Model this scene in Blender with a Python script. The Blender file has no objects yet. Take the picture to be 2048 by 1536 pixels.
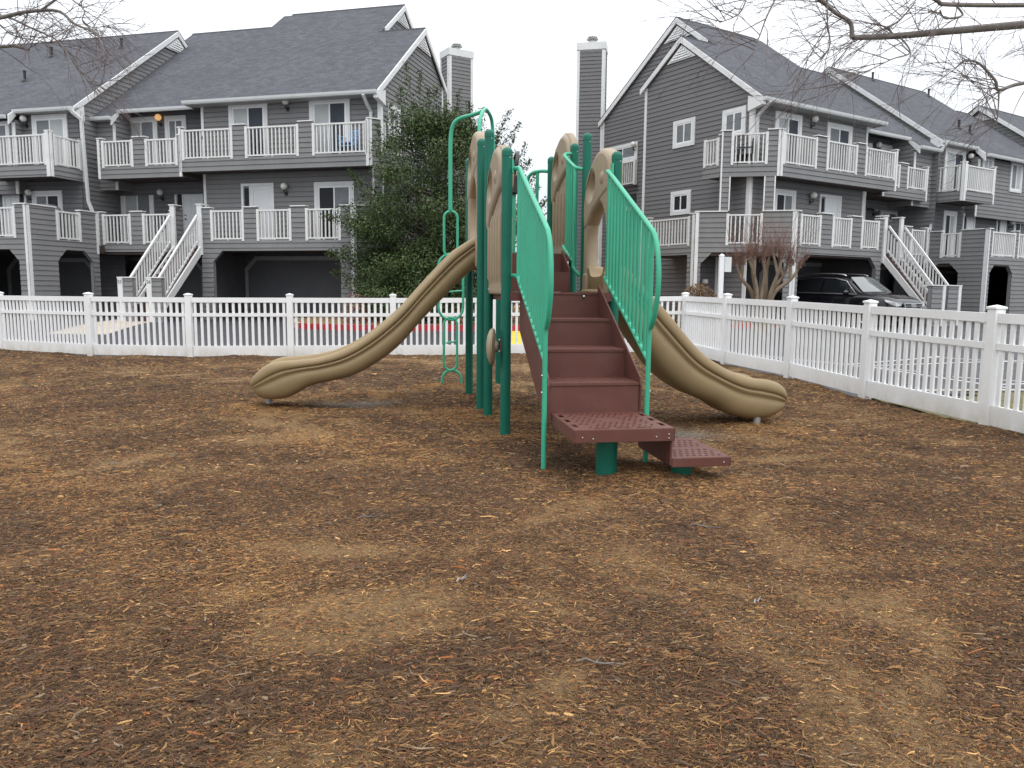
import bpy, bmesh, math, random
import numpy as np
from mathutils import Vector, Matrix
R = math.radians
rng = random.Random(7)
nr = np.random.default_rng(11)
S = bpy.context.scene
C = S.collection

# ------------------------------------------------------------------ camera
CF, CP, CR, CH = 1550.0, R(6.92), 0.009, 1.28
_F = Vector((0, math.cos(CP), -math.sin(CP))); _U = Vector((0, math.sin(CP), math.cos(CP))); _R = Vector((1, 0, 0))
_cx = math.cos(CR) * _R + math.sin(CR) * _U
_cy = -math.sin(CR) * _R + math.cos(CR) * _U
cd = bpy.data.cameras.new('camera'); cam = bpy.data.objects.new('camera', cd); C.objects.link(cam)
cd.sensor_width = 36; cd.lens = 36 * CF / 2048; cd.clip_end = 600; cd.clip_start = 0.05
cam.matrix_world = Matrix(((_cx.x, _cy.x, -_F.x, 0), (_cx.y, _cy.y, -_F.y, 0), (_cx.z, _cy.z, -_F.z, CH), (0, 0, 0, 1)))
S.camera = cam

def at(x, y, Y):
    """survey helper: the point of the real place seen at photo pixel x, y and standing Y metres ahead"""
    d = (x - 1024) / CF * _cx - (y - 768) / CF * _cy + _F
    return Vector((0, 0, CH)) + d * (Y / d.y)

# ------------------------------------------------------------------ materials
MAT = {}
def new_mat(name):
    m = bpy.data.materials.new(name); m.use_nodes = True
    nt = m.node_tree; b = nt.nodes['Principled BSDF']
    MAT[name] = m
    return m, nt, b
def N(nt, t, **k):
    n = nt.nodes.new(t)
    for a, v in k.items():
        if a in n.inputs: n.inputs[a].default_value = v
        else: setattr(n, a, v)
    return n
def rgb(c): return (c[0], c[1], c[2], 1)
def mix(nt, fac, a, b, blend='MIX'):
    n = nt.nodes.new('ShaderNodeMix'); n.data_type = 'RGBA'; n.blend_type = blend
    for s, v in ((0, fac), (6, a), (7, b)):
        if hasattr(v, 'is_linked') or hasattr(v, 'links'): nt.links.new(v, n.inputs[s])
        else: n.inputs[s].default_value = v if s == 0 else rgb(v)
    return n.outputs[2]
def ramp(nt, src, p0, p1, a=0.0, b=1.0):
    n = nt.nodes.new('ShaderNodeMapRange'); n.inputs[1].default_value = p0; n.inputs[2].default_value = p1
    n.inputs[3].default_value = a; n.inputs[4].default_value = b
    nt.links.new(src, n.inputs[0]); return n.outputs[0]
def coords(nt, scale=(1, 1, 1)):
    g = nt.nodes.new('ShaderNodeNewGeometry'); mp = nt.nodes.new('ShaderNodeMapping')
    mp.inputs['Scale'].default_value = scale
    nt.links.new(g.outputs['Position'], mp.inputs[0]); return mp.outputs[0]
def noise(nt, vec, scale, detail=4, rough=.55):
    n = nt.nodes.new('ShaderNodeTexNoise'); n.inputs['Scale'].default_value = scale
    n.inputs['Detail'].default_value = detail; n.inputs['Roughness'].default_value = rough
    nt.links.new(vec, n.inputs['Vector']); return n.outputs['Fac']
def bump(nt, b, h, strength=.3, dist=.01):
    n = nt.nodes.new('ShaderNodeBump'); n.inputs['Strength'].default_value = strength
    n.inputs['Distance'].default_value = dist
    nt.links.new(h, n.inputs['Height']); nt.links.new(n.outputs[0], b.inputs['Normal'])
def simple(name, col, rough=.5, var=.12, scale=6, spec=.5, metal=0, bumps=0, bscale=80, bdist=.004, dirt=None, vscale=(1, 1, 1)):
    """plain surface with a little uneven tone, optional fine bump and optional dirt blotches"""
    m, nt, b = new_mat(name)
    v = coords(nt, vscale)
    lo = [c * (1 - var) for c in col]; hi = [min(1, c * (1 + var)) for c in col]
    f = ramp(nt, noise(nt, v, scale, 5), .3, .7)
    out = mix(nt, f, lo, hi)
    if dirt:
        dcol, dscale, amt = dirt
        f2 = ramp(nt, noise(nt, v, dscale, 6, .65), .48, .75, 0, amt)
        out = mix(nt, f2, out, dcol)
    nt.links.new(out, b.inputs['Base Color'])
    b.inputs['Roughness'].default_value = rough; b.inputs['Specular IOR Level'].default_value = spec
    b.inputs['Metallic'].default_value = metal
    if bumps: bump(nt, b, noise(nt, v, bscale, 3), bumps, bdist)
    return m

def siding_mat(name, col, var=.14, old=True):
    m, nt, b = new_mat(name)
    v = coords(nt)
    sep = nt.nodes.new('ShaderNodeSeparateXYZ'); nt.links.new(v, sep.inputs[0])
    # every board its own tone
    dv = N(nt, 'ShaderNodeMath', operation='DIVIDE'); nt.links.new(sep.outputs['Z'], dv.inputs[0]); dv.inputs[1].default_value = .16
    fl = N(nt, 'ShaderNodeMath', operation='FLOOR'); nt.links.new(dv.outputs[0], fl.inputs[0])
    wn = nt.nodes.new('ShaderNodeTexWhiteNoise'); wn.noise_dimensions = '1D'; nt.links.new(fl.outputs[0], wn.inputs['W'])
    base = mix(nt, wn.outputs['Value'], [c * (1 - var * .55) for c in col], [c * (1 + var * .55) for c in col])
    blot = ramp(nt, noise(nt, coords(nt, (1, 1, .35)), 1.6, 6, .65), .35, .7, 0, .55 if old else .2)
    base = mix(nt, blot, base, [col[0] * 1.3, col[1] * 1.28, col[2] * 1.22])
    grain = ramp(nt, noise(nt, coords(nt, (3, 3, 40)), 2.5, 4), .35, .65, 0, .35)
    base = mix(nt, grain, base, [c * .78 for c in col])
    if old:
        g2 = ramp(nt, noise(nt, coords(nt, (1, 1, .6)), .8, 5), .55, .75, 0, .35)
        base = mix(nt, g2, base, (.155, .162, .135))
    nt.links.new(base, b.inputs['Base Color'])
    b.inputs['Roughness'].default_value = .8; b.inputs['Specular IOR Level'].default_value = .25
    bump(nt, b, noise(nt, coords(nt, (2, 2, 30)), 6, 3), .25, .004)
    return m

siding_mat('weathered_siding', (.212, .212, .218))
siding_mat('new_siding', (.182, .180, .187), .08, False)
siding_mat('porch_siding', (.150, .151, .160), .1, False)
simple('white_trim', (.70, .71, .71), .5, .05, 3, dirt=((.5, .5, .47), 2.2, .35))
simple('white_vinyl', (.82, .83, .84), .38, .03, 2, dirt=((.62, .62, .58), 1.7, .3))
m_ = MAT['white_vinyl']; nt = m_.node_tree; b = nt.nodes['Principled BSDF']; src = b.inputs['Base Color'].links[0].from_socket
v = coords(nt); sz = nt.nodes.new('ShaderNodeSeparateXYZ'); nt.links.new(v, sz.inputs[0])
lowz = ramp(nt, sz.outputs['Z'], .24, .02, 0, 1); sn = ramp(nt, noise(nt, coords(nt, (1, 1, .5)), 5, 5, .7), .35, .65, .1, .8)
mm = N(nt, 'ShaderNodeMath', operation='MULTIPLY'); nt.links.new(lowz, mm.inputs[0]); nt.links.new(sn, mm.inputs[1])
nt.links.new(mix(nt, mm.outputs[0], src, (.50, .46, .38)), b.inputs['Base Color'])
simple('white_rail', (.70, .70, .69), .45, .05, 3, dirt=((.5, .5, .46), 3.0, .3))
simple('white_door', (.66, .68, .69), .4, .04, 2)
simple('soffit', (.36, .36, .36), .7, .08, 3)
simple('deck_wood', (.055, .04, .034), .8, .25, 4, bumps=.3)
simple('stair_wood', (.075, .036, .032), .7, .25, 5, bumps=.3)
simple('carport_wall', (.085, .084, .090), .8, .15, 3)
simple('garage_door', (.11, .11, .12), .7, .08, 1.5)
simple('garage_trim', (.32, .32, .32), .6, .1, 3)
simple('gutter_white', (.60, .615, .62), .45, .06, 2, dirt=((.40, .40, .38), 2, .4))
simple('interior_dark', (.02, .022, .027), .9, .2, 3)  # near-black base colour standing in for unlit rooms and recesses
simple('blind_white', (.62, .65, .66), .7, .04, 3)
simple('curtain_grey', (.27, .29, .31), .8, .1, 3)
simple('curtain_blue', (.05, .06, .085), .8, .15, 3)
simple('black_metal', (.012, .012, .013), .45, .1, 5)
simple('globe', (.75, .74, .70), .25, .03, 4)
simple('galvanised', (.42, .42, .41), .4, .12, 14, metal=.6)
simple('steel', (.6, .6, .6), .3, .1, 14, metal=.9)
simple('post_green', (.005, .125, .082), .42, .07, 3, spec=.3, dirt=((.03, .15, .11), 5, .25))
simple('rail_green', (.045, .385, .235), .4, .06, 3, spec=.5)
simple('fresh_green', (.035, .42, .10), .45, .08, 3)
simple('tan_plastic', (.29, .215, .115), .5, .06, 2.2, spec=.4, bumps=.12, bscale=500, bdist=.0015, dirt=((.20, .145, .085), 3.0, .35))
simple('tan_panel', (.34, .27, .185), .5, .05, 2.5, spec=.4, bumps=.1, bscale=500, bdist=.0015, dirt=((.24, .18, .115), 4, .3))
simple('brown_deck', (.120, .044, .035), .5, .07, 4, spec=.4, bumps=.25, bscale=260, bdist=.0015, dirt=((.17, .095, .075), 6, .35))
simple('brown_edge', (.30, .19, .17), .5, .1, 6)
simple('black_plastic', (.022, .021, .027), .35, .1, 5)
simple('car_paint', (.008, .008, .011), .12, .1, 1, spec=.7)
simple('car_black', (.01, .01, .011), .4, .1, 5)
simple('chrome', (.78, .78, .8), .38, .03, 3, metal=1)
simple('tyre', (.015, .015, .015), .85, .15, 12)
simple('headlight', (.55, .57, .6), .08, .05, 5, spec=.8)
simple('bark_grey', (.17, .15, .14), .85, .25, 14, bumps=.6, bscale=40, dirt=((.12, .13, .08), 5, .5))
simple('twig', (.13, .10, .095), .85, .25, 10)
simple('bark_tan', (.175, .125, .085), .8, .25, 9, bumps=.5, bscale=30, dirt=((.30, .25, .19), 9, .7), vscale=(1, 1, .4))
simple('red_shoot', (.19, .105, .080), .8, .3, 8)
simple('holly_bark', (.10, .085, .07), .9, .25, 10)
simple('kerb_red', (.40, .018, .035), .6, .12, 4, dirt=((.22, .05, .05), 6, .4))
simple('kerb_concrete', (.42, .38, .31), .8, .12, 6)
simple('pad_concrete', (.46, .39, .31), .85, .12, 3, bumps=.3, bscale=60)
simple('paint_yellow', (.62, .52, .03), .6, .1, 4, dirt=((.3, .27, .08), 5, .3))
simple('paint_white', (.55, .55, .56), .6, .12, 6, dirt=((.12, .12, .13), 9, .5))
simple('chair_blue', (.20, .42, .68), .45, .06, 4)
simple('grill_cover', (.08, .08, .085), .6, .2, 8)
simple('number_black', (.02, .02, .02), .5, .1, 5)
simple('bin_grey', (.20, .24, .26), .5, .1, 5)

m, nt, b = new_mat('lamp_lit')
b.inputs['Base Color'].default_value = (.8, .5, .25, 1); b.inputs['Emission Color'].default_value = (1, .55, .2, 1); b.inputs['Emission Strength'].default_value = .42
m, nt, b = new_mat('glass')
b.inputs['Base Color'].default_value = (.02, .023, .028, 1); b.inputs['Roughness'].default_value = .06; b.inputs['Alpha'].default_value = .1
b.inputs['Specular IOR Level'].default_value = .6
m, nt, b = new_mat('car_glass')
b.inputs['Base Color'].default_value = (.012, .014, .016, 1); b.inputs['Roughness'].default_value = .05; b.inputs['Specular IOR Level'].default_value = .8

# roof shingles (uv = along the eave, up the slope)
m, nt, b = new_mat('shingles')
uv = nt.nodes.new('ShaderNodeUVMap').outputs[0]
br = nt.nodes.new('ShaderNodeTexBrick'); nt.links.new(uv, br.inputs['Vector'])
br.inputs['Scale'].default_value = 1; br.inputs['Brick Width'].default_value = .24; br.inputs['Row Height'].default_value = .145
br.inputs['Mortar Size'].default_value = .006; br.inputs['Color1'].default_value = (.064, .067, .079, 1); br.inputs['Color2'].default_value = (.110, .115, .133, 1)
br.inputs['Mortar'].default_value = (.045, .046, .052, 1); br.offset = .37; br.inputs['Bias'].default_value = -.1
v = coords(nt)
gr = noise(nt, v, 14, 4, .75)
o = mix(nt, ramp(nt, gr, .35, .65, 0, .5), br.outputs['Color'], (.138, .142, .158))
o = mix(nt, ramp(nt, noise(nt, v, .55, 5), .4, .7, 0, .35), o, (.066, .066, .072))
nt.links.new(o, b.inputs['Base Color']); b.inputs['Roughness'].default_value = .9; b.inputs['Specular IOR Level'].default_value = .2
bump(nt, b, br.outputs['Fac'], -.4, .01)

# asphalt
m, nt, b = new_mat('asphalt')
v = coords(nt)
o = mix(nt, ramp(nt, noise(nt, v, 180, 2, .8), .3, .7), (.030, .031, .037), (.055, .056, .064))
o = mix(nt, ramp(nt, noise(nt, v, .35, 5), .42, .68, 0, .6), o, (.036, .037, .043))
o = mix(nt, ramp(nt, noise(nt, v, 1.9, 6, .7), .56, .7, 0, .5), o, (.066, .066, .070))
nt.links.new(o, b.inputs['Base Color'])
nt.links.new(ramp(nt, noise(nt, v, .5, 4), .35, .65, .5, .75), b.inputs['Roughness'])
bump(nt, b, noise(nt, v, 120, 2), .3, .004)

# verge grass
m, nt, b = new_mat('dry_grass')
v = coords(nt)
o = mix(nt, ramp(nt, noise(nt, v, 3, 6, .7), .35, .65), (.10, .105, .04), (.20, .17, .09))
nt.links.new(o, b.inputs['Base Color']); b.inputs['Roughness'].default_value = .95
bump(nt, b, noise(nt, v, 60, 4), .8, .03)

# mulch bed: crossed fibres, worn sandy patches, darker bark drifts
def fibre(nt, ang, sx, sy, detail=3):
    g = nt.nodes.new('ShaderNodeNewGeometry'); r = nt.nodes.new('ShaderNodeMapping'); r.inputs['Rotation'].default_value = (0, 0, ang); nt.links.new(g.outputs['Position'], r.inputs[0])
    s_ = nt.nodes.new('ShaderNodeMapping'); s_.inputs['Scale'].default_value = (sx, sy, 1); nt.links.new(r.outputs[0], s_.inputs[0])
    return noise(nt, s_.outputs[0], 1, detail, .6)
def maxi(nt, a_, b_):
    n = N(nt, 'ShaderNodeMath', operation='MAXIMUM'); nt.links.new(a_, n.inputs[0]); nt.links.new(b_, n.inputs[1]); return n.outputs[0]
m, nt, b = new_mat('mulch')
v = coords(nt); at_ = nt.nodes.new('ShaderNodeAttribute'); at_.attribute_name = 'wear'
sp = nt.nodes.new('ShaderNodeSeparateColor'); nt.links.new(at_.outputs['Color'], sp.inputs[0])
pn = N(nt, 'ShaderNodeMath', operation='MULTIPLY_ADD'); nt.links.new(noise(nt, v, 5, 5, .7), pn.inputs[0]); pn.inputs[1].default_value = .5; nt.links.new(sp.outputs[2], pn.inputs[2])
tan = ramp(nt, pn.outputs[0], .74, .50); dark = ramp(nt, pn.outputs[0], .68, 1.02)
f1 = maxi(nt, fibre(nt, .25, 26, 150), fibre(nt, -.6, 30, 160))
f2 = maxi(nt, fibre(nt, 1.0, 28, 140), fibre(nt, -1.3, 34, 170))
o = mix(nt, ramp(nt, f1, .42, .66), (.046, .025, .012), (.255, .152, .066))
o = mix(nt, ramp(nt, f2, .56, .70, 0, .8), o, (.34, .22, .10))
o = mix(nt, ramp(nt, noise(nt, v, 85, 4, .8), .56, .66, 0, .85), o, (.040, .023, .013))
o = mix(nt, ramp(nt, fibre(nt, .1, 9, 40), .60, .68, 0, .6), o, (.16, .062, .030))
wt = N(nt, 'ShaderNodeMath', operation='MULTIPLY'); nt.links.new(tan, wt.inputs[0]); wt.inputs[1].default_value = .95
o = mix(nt, wt.outputs[0], o, mix(nt, .55, o, (.385, .262, .132)))
dk = N(nt, 'ShaderNodeMath', operation='MULTIPLY'); nt.links.new(dark, dk.inputs[0]); dk.inputs[1].default_value = .95
o = mix(nt, dk.outputs[0], o, mix(nt, .45, o, (.075, .046, .029)))
o = mix(nt, sp.outputs[0], o, mix(nt, .6, o, (.37, .185, .055)))      # fresh orange fibre round the posts and slide feet
o = mix(nt, sp.outputs[1], o, mix(nt, .85, o, (.33, .30, .265)))       # scuffed grey hollows at the slide ends
nt.links.new(o, b.inputs['Base Color']); b.inputs['Roughness'].default_value = .92; b.inputs['Specular IOR Level'].default_value = .2
hh = N(nt, 'ShaderNodeMath', operation='ADD'); nt.links.new(f1, hh.inputs[0]); nt.links.new(f2, hh.inputs[1])
bump(nt, b, hh.outputs[0], 1.0, .022)

# loose chips: colour per chip
m, nt, b = new_mat('chips')
a = nt.nodes.new('ShaderNodeAttribute'); a.attribute_name = 'chip'
v = coords(nt)
o = mix(nt, ramp(nt, noise(nt, v, 240, 2), .35, .65, 0, .4), a.outputs['Color'], (0.0555, 0.0350, 0.0186))
nt.links.new(o, b.inputs['Base Color']); b.inputs['Roughness'].default_value = .8; b.inputs['Specular IOR Level'].default_value = .3

def leaf_mat(name, c0, c1, c2):
    m, nt, b = new_mat(name)
    a = nt.nodes.new('ShaderNodeAttribute'); a.attribute_name = 'leaf'
    sp = nt.nodes.new('ShaderNodeSeparateColor'); nt.links.new(a.outputs['Color'], sp.inputs[0])
    o = mix(nt, sp.outputs[0], c0, c1)
    o = mix(nt, ramp(nt, sp.outputs[1], .88, .9), o, c2)
    nt.links.new(o, b.inputs['Base Color']); b.inputs['Roughness'].default_value = .6; b.inputs['Specular IOR Level'].default_value = .22
leaf_mat('holly_leaf', (.032, .060, .020), (.082, .122, .040), (.15, .16, .07))
leaf_mat('red_leaf', (.20, .06, .045), (.33, .13, .10), (.25, .2, .08))
leaf_mat('brown_leaf', (.14, .085, .045), (.26, .17, .10), (.32, .22, .13))

# ------------------------------------------------------------------ mesh helpers
class MB:
    def __init__(s, T=None):
        s.v = []; s.f = []; s.uv = None; s.mi = []; s.cur = 0; s.T = T or (lambda p: Vector(p))
    def add(s, pts, faces, uvs=None):
        o = len(s.v); s.v += [s.T(p) for p in pts]
        for k, f in enumerate(faces):
            s.f.append([o + i for i in f]); s.mi.append(s.cur)
            if s.uv is not None: s.uv.append(uvs[k] if uvs else [(0, 0)] * len(f))
    def poly(s, pts, uv=None): s.add(pts, [list(range(len(pts)))], [uv] if uv else None)
    def box(s, lo, hi):
        x0, y0, z0 = lo; x1, y1, z1 = hi
        s.add([(x0, y0, z0), (x1, y0, z0), (x1, y1, z0), (x0, y1, z0), (x0, y0, z1), (x1, y0, z1), (x1, y1, z1), (x0, y1, z1)],
              [(3, 2, 1, 0), (4, 5, 6, 7), (0, 1, 5, 4), (1, 2, 6, 5), (2, 3, 7, 6), (3, 0, 4, 7)])
    def prism(s, poly, off):
        """extrude a polygon (3d points) by the vector off"""
        n = len(poly); off = Vector(off)
        p = [Vector(q) for q in poly] + [Vector(q) + off for q in poly]
        s.add(p, [list(range(n))[::-1], list(range(n, 2 * n))] + [(i, (i + 1) % n, n + (i + 1) % n, n + i) for i in range(n)])
    def bar(s, a, b, w, h, up=(0, 0, 1)):
        """rectangular bar from a to b: w across, h along up"""
        a = Vector(a); b = Vector(b); d = (b - a).normalized(); up = Vector(up)
        x = d.cross(up)
        if x.length < 1e-4: x = Vector((1, 0, 0))
        x.normalize(); y = x.cross(d).normalized()
        q = [x * (-w / 2) + y * (-h / 2), x * (w / 2) + y * (-h / 2), x * (w / 2) + y * (h / 2), x * (-w / 2) + y * (h / 2)]
        s.add([a + k for k in q] + [b + k for k in q], [(3, 2, 1, 0), (4, 5, 6, 7), (0, 1, 5, 4), (1, 2, 6, 5), (2, 3, 7, 6), (3, 0, 4, 7)])
    def tube(s, pts, r, n=10, cap=True):
        """round tube along points; r a number or one per point"""
        pts = [Vector(p) for p in pts]; m = len(pts)
        rr = [r] * m if not hasattr(r, '__len__') else r
        verts = []; prev = None
        for i, p in enumerate(pts):
            t = (pts[min(i + 1, m - 1)] - pts[max(i - 1, 0)]).normalized()
            if prev is None:
                x = t.cross(Vector((0, 0, 1)))
                if x.length < .05: x = t.cross(Vector((0, 1, 0)))
            else: x = prev - t * prev.dot(t)
            x.normalize(); prev = x; y = t.cross(x)
            verts += [p + (x * math.cos(2 * math.pi * k / n) + y * math.sin(2 * math.pi * k / n)) * rr[i] for k in range(n)]
        F = []
        for i in range(m - 1):
            for k in range(n): F.append((i * n + k, i * n + (k + 1) % n, (i + 1) * n + (k + 1) % n, (i + 1) * n + k))
        if cap: F += [list(range(n))[::-1], [(m - 1) * n + k for k in range(n)]]
        s.add(verts, F)
    def lathe(s, prof, c, n=20):
        """profile [(r, z)] about the vertical through c"""
        c = Vector(c); verts = []; m = len(prof)
        for r, z in prof: verts += [c + Vector((r * math.cos(2 * math.pi * k / n), r * math.sin(2 * math.pi * k / n), z)) for k in range(n)]
        F = [(i * n + k, i * n + (k + 1) % n, (i + 1) * n + (k + 1) % n, (i + 1) * n + k) for i in range(m - 1) for k in range(n)]
        F += [list(range(n))[::-1], [(m - 1) * n + k for k in range(n)]]
        s.add(verts, F)
    def ball(s, c, r, n=14, m=9):
        rx, ry, rz = (r, r, r) if not hasattr(r, '__len__') else r
        c = Vector(c); verts = [c + Vector((0, 0, -rz))]
        for i in range(1, m):
            a = -math.pi / 2 + math.pi * i / m
            verts += [c + Vector((rx * math.cos(a) * math.cos(2 * math.pi * k / n), ry * math.cos(a) * math.sin(2 * math.pi * k / n), rz * math.sin(a))) for k in range(n)]
        verts.append(c + Vector((0, 0, rz)))
        F = [(0, 1 + (k + 1) % n, 1 + k) for k in range(n)]
        for i in range(m - 2):
            for k in range(n): F.append((1 + i * n + k, 1 + i * n + (k + 1) % n, 1 + (i + 1) * n + (k + 1) % n, 1 + (i + 1) * n + k))
        last = len(verts) - 1
        F += [(last, 1 + (m - 2) * n + k, 1 + (m - 2) * n + (k + 1) % n) for k in range(n)]
        s.add(verts, F)
    def build(s, name, mat, parent=None, smooth=False, bevel=0, angle=40, recalc=True):
        me = bpy.data.meshes.new(name)
        off = Vector((0, 0, 0)); p = parent
        while p is not None: off += Vector(p.location); p = p.parent
        me.from_pydata([v - off for v in s.v], [], s.f)
        mats = mat if isinstance(mat, (list, tuple)) else [mat]
        for q in mats: me.materials.append(MAT[q])
        if len(mats) > 1:
            for pl, i in zip(me.polygons, s.mi): pl.material_index = i
        if s.uv is not None:
            ul = me.uv_layers.new(name='UVMap'); k = 0
            for q in s.uv:
                for c in q: ul.data[k].uv = c; k += 1
        if recalc or bevel:
            bm = bmesh.new(); bm.from_mesh(me)
            if recalc: bmesh.ops.recalc_face_normals(bm, faces=bm.faces)
            bm.to_mesh(me); bm.free()
        o = bpy.data.objects.new(name, me); C.objects.link(o)
        if parent is not None: o.parent = parent
        if bevel:
            md = o.modifiers.new('bevel', 'BEVEL'); md.width = bevel; md.segments = 2; md.limit_method = 'ANGLE'; md.angle_limit = R(35)
        if smooth:
            for pl in me.polygons: pl.use_smooth = True
            if angle < 180:
                try: me.set_sharp_from_angle(angle=R(angle))
                except Exception: pass
        return o

def empty(name, loc, label=None, cat=None, group=None):
    o = bpy.data.objects.new(name, None); o.empty_display_size = .2; o.location = loc; C.objects.link(o)
    if label: tag(o, label, cat, group)
    return o
def tag(o, label=None, cat=None, group=None, kind=None):
    if label: o['label'] = label
    if cat: o['category'] = cat
    if group: o['group'] = group
    if kind: o['kind'] = kind
    return o
def spline(pts, n):
    """Catmull-Rom through tuples, n samples per span"""
    P = [Vector(p) for p in pts]; out = []
    for i in range(len(P) - 1):
        p0 = P[max(i - 1, 0)]; p1 = P[i]; p2 = P[i + 1]; p3 = P[min(i + 2, len(P) - 1)]
        for k in range(n):
            t = k / n
            out.append(.5 * ((2 * p1) + (p2 - p0) * t + (2 * p0 - 5 * p1 + 4 * p2 - p3) * t * t + (3 * p1 - p0 - 3 * p2 + p3) * t ** 3))
    out.append(P[-1]); return out
def plate(name, outer, holes, thick, bev, mat, fn, parent, smooth=True):
    """flat plate with holes in its own (a, b) plane, thickened; fn(a, b, c) gives the place"""
    cu = bpy.data.curves.new('plate', 'CURVE'); cu.dimensions = '2D'; cu.fill_mode = 'BOTH'
    cu.extrude = max(thick / 2 - bev, .0005); cu.bevel_depth = bev; cu.bevel_resolution = 2 if bev > .004 else 0; cu.offset = -bev
    for ring in [outer] + list(holes):
        sp = cu.splines.new('POLY'); sp.points.add(len(ring) - 1); sp.use_cyclic_u = True
        for p, q in zip(sp.points, ring): p.co = (q[0], q[1], 0, 1)
    ob = bpy.data.objects.new('plate', cu); C.objects.link(ob)
    bpy.context.view_layer.update()
    me = bpy.data.meshes.new_from_object(ob.evaluated_get(bpy.context.evaluated_depsgraph_get()))
    bpy.data.objects.remove(ob); bpy.data.curves.remove(cu)
    mb = MB(); mb.v = [fn(v.co.x, v.co.y, v.co.z) for v in me.vertices]; mb.f = [list(p.vertices) for p in me.polygons]; mb.mi = [0] * len(mb.f)
    bpy.data.meshes.remove(me)
    return mb.build(name, mat, parent, smooth, angle=35, recalc=False)
def ring(cx, cy, rx, ry, n=20, ph=0): return [(cx + rx * math.cos(2 * math.pi * k / n + ph), cy + ry * math.sin(2 * math.pi * k / n + ph)) for k in range(n)]
def letters(name, text, size, origin, right, up, mat, parent, thick=.004):
    fc = bpy.data.curves.new('t', 'FONT'); fc.body = text; fc.size = size; fc.extrude = thick / 2; fc.align_x = 'CENTER'; fc.align_y = 'CENTER'
    ob = bpy.data.objects.new('t', fc); C.objects.link(ob); bpy.context.view_layer.update()
    me = bpy.data.meshes.new_from_object(ob.evaluated_get(bpy.context.evaluated_depsgraph_get()))
    bpy.data.objects.remove(ob)
    r = Vector(right).normalized(); u = Vector(up).normalized(); n = r.cross(u); o = Vector(origin)
    mb = MB(); mb.v = [o + r * v.co.x + u * v.co.y + n * v.co.z for v in me.vertices]; mb.f = [list(p.vertices) for p in me.polygons]; mb.mi = [0] * len(mb.f)
    return mb.build(name, mat, parent, recalc=False)

# ------------------------------------------------------------------ playground frame: s to the right, v away from the camera
PA = R(9.4)
PO = Vector((-.057, 6.664, 0)); PS = Vector((math.cos(PA), math.sin(PA), 0)); PV = Vector((-math.sin(PA), math.cos(PA), 0))
def PG(p): return PO + PS * p[0] + PV * p[1] + Vector((0, 0, p[2]))

# ------------------------------------------------------------------ fence posts (x, y, ground z)
BACK = [(-12.5, 16.4, -.02), (-10.25, 15.55, .0), (-7.85, 14.42, .01), (-5.92, 14.22, .01), (-4.12, 14.4, .02), (-2.24, 14.58, .03), (-.36, 14.74, .05), (1.5, 14.9, .08), (3.33, 15.05, .11)]
SIDE = [(3.33, 15.05, .11), (3.56, 12.95, .10), (4.02, 11.2, .075), (4.27, 9.3, .045), (4.63, 7.45, .02), (4.93, 5.6, .0), (5.22, 3.75, 0), (5.5, 1.9, 0)]

# ------------------------------------------------------------------ ground
MOUNDS = [(-2.289, 2.1, .015, .45), (2.504, .15, .015, .38), (.9, -1.7, .05, .4), (.45, -1.65, .03, .3), (0, 0, .025, .25), (-.02, 1.25, .03, .4), (-.03, 2.63, .02, .25), (-.15, 3.6, .04, .35)]
HOLLOW = [(-1.35, 2.3, .04, .42), (1.62, .05, .035, .34)]
MW = [(PG((s, v, 0)), h, w) for s, v, h, w in MOUNDS]; HW = [(PG((s, v, 0)), h, w) for s, v, h, w in HOLLOW]
def vnoise(x, y, f, ph):
    return (np.sin(x * f + ph + 1.7 * np.sin(y * f * .7 + ph * 2)) * np.cos(y * f * 1.1 + ph * 3 + 1.3 * np.sin(x * f * .6 + ph)))
def mz(x, y):
    x = np.asarray(x, float); y = np.asarray(y, float)
    t = np.clip((y - 8) / 7, 0, 1); u = np.clip((x + 5) / 8, 0, 1)
    z = .10 * t * t * (3 - 2 * t) * u * u * (3 - 2 * u)
    z = z + .012 * vnoise(x, y, 1.6, .4) + .010 * vnoise(x, y, 3.7, 2.1) + .006 * vnoise(x, y, 9.0, .9)
    z = z + .030 * np.clip(vnoise(x, y, 2.3, 5.2), 0, 1) * np.clip((y - 12) / 2, 0, 1)
    for p, h, w in MW: z = z + h * np.exp(-((x - p.x) ** 2 + (y - p.y) ** 2) / (w * w))
    for p, h, w in HW: z = z - h * np.exp(-(((x - p.x) / 1.5) ** 2 + (y - p.y) ** 2) / (w * w))
    return z
def fence_y(x):
    xs = [p[0] for p in BACK]; ys = [p[1] for p in BACK]
    return np.interp(x, xs, ys)
def fence_x(y):
    q = SIDE[::-1]; return np.interp(y, [p[1] for p in q], [p[0] for p in q], left=5.9)
def lotz(x, y):
    t = np.clip((np.asarray(y, float) - 15.5) / 8, 0, 1)
    return -.07 + .27 * t * t * (3 - 2 * t) + 0 * np.asarray(x, float)

def grid(name, xs, ys, zf, mat, keep=None):
    X, Y = np.meshgrid(xs, ys); Z = zf(X, Y); nx = len(xs); ny = len(ys)
    V = np.stack([X.ravel(), Y.ravel(), Z.ravel()], 1)
    i = np.arange(nx * ny).reshape(ny, nx)
    F = np.stack([i[:-1, :-1].ravel(), i[:-1, 1:].ravel(), i[1:, 1:].ravel(), i[1:, :-1].ravel()], 1)
    if keep is not None:
        cx = V[F, 0].mean(1); cy = V[F, 1].mean(1); F = F[keep(cx, cy)]
    me = bpy.data.meshes.new(name); me.from_pydata(V.tolist(), [], F.tolist()); me.materials.append(MAT[mat])
    for p in me.polygons: p.use_smooth = True
    o = bpy.data.objects.new(name, me); C.objects.link(o); return o, V

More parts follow.
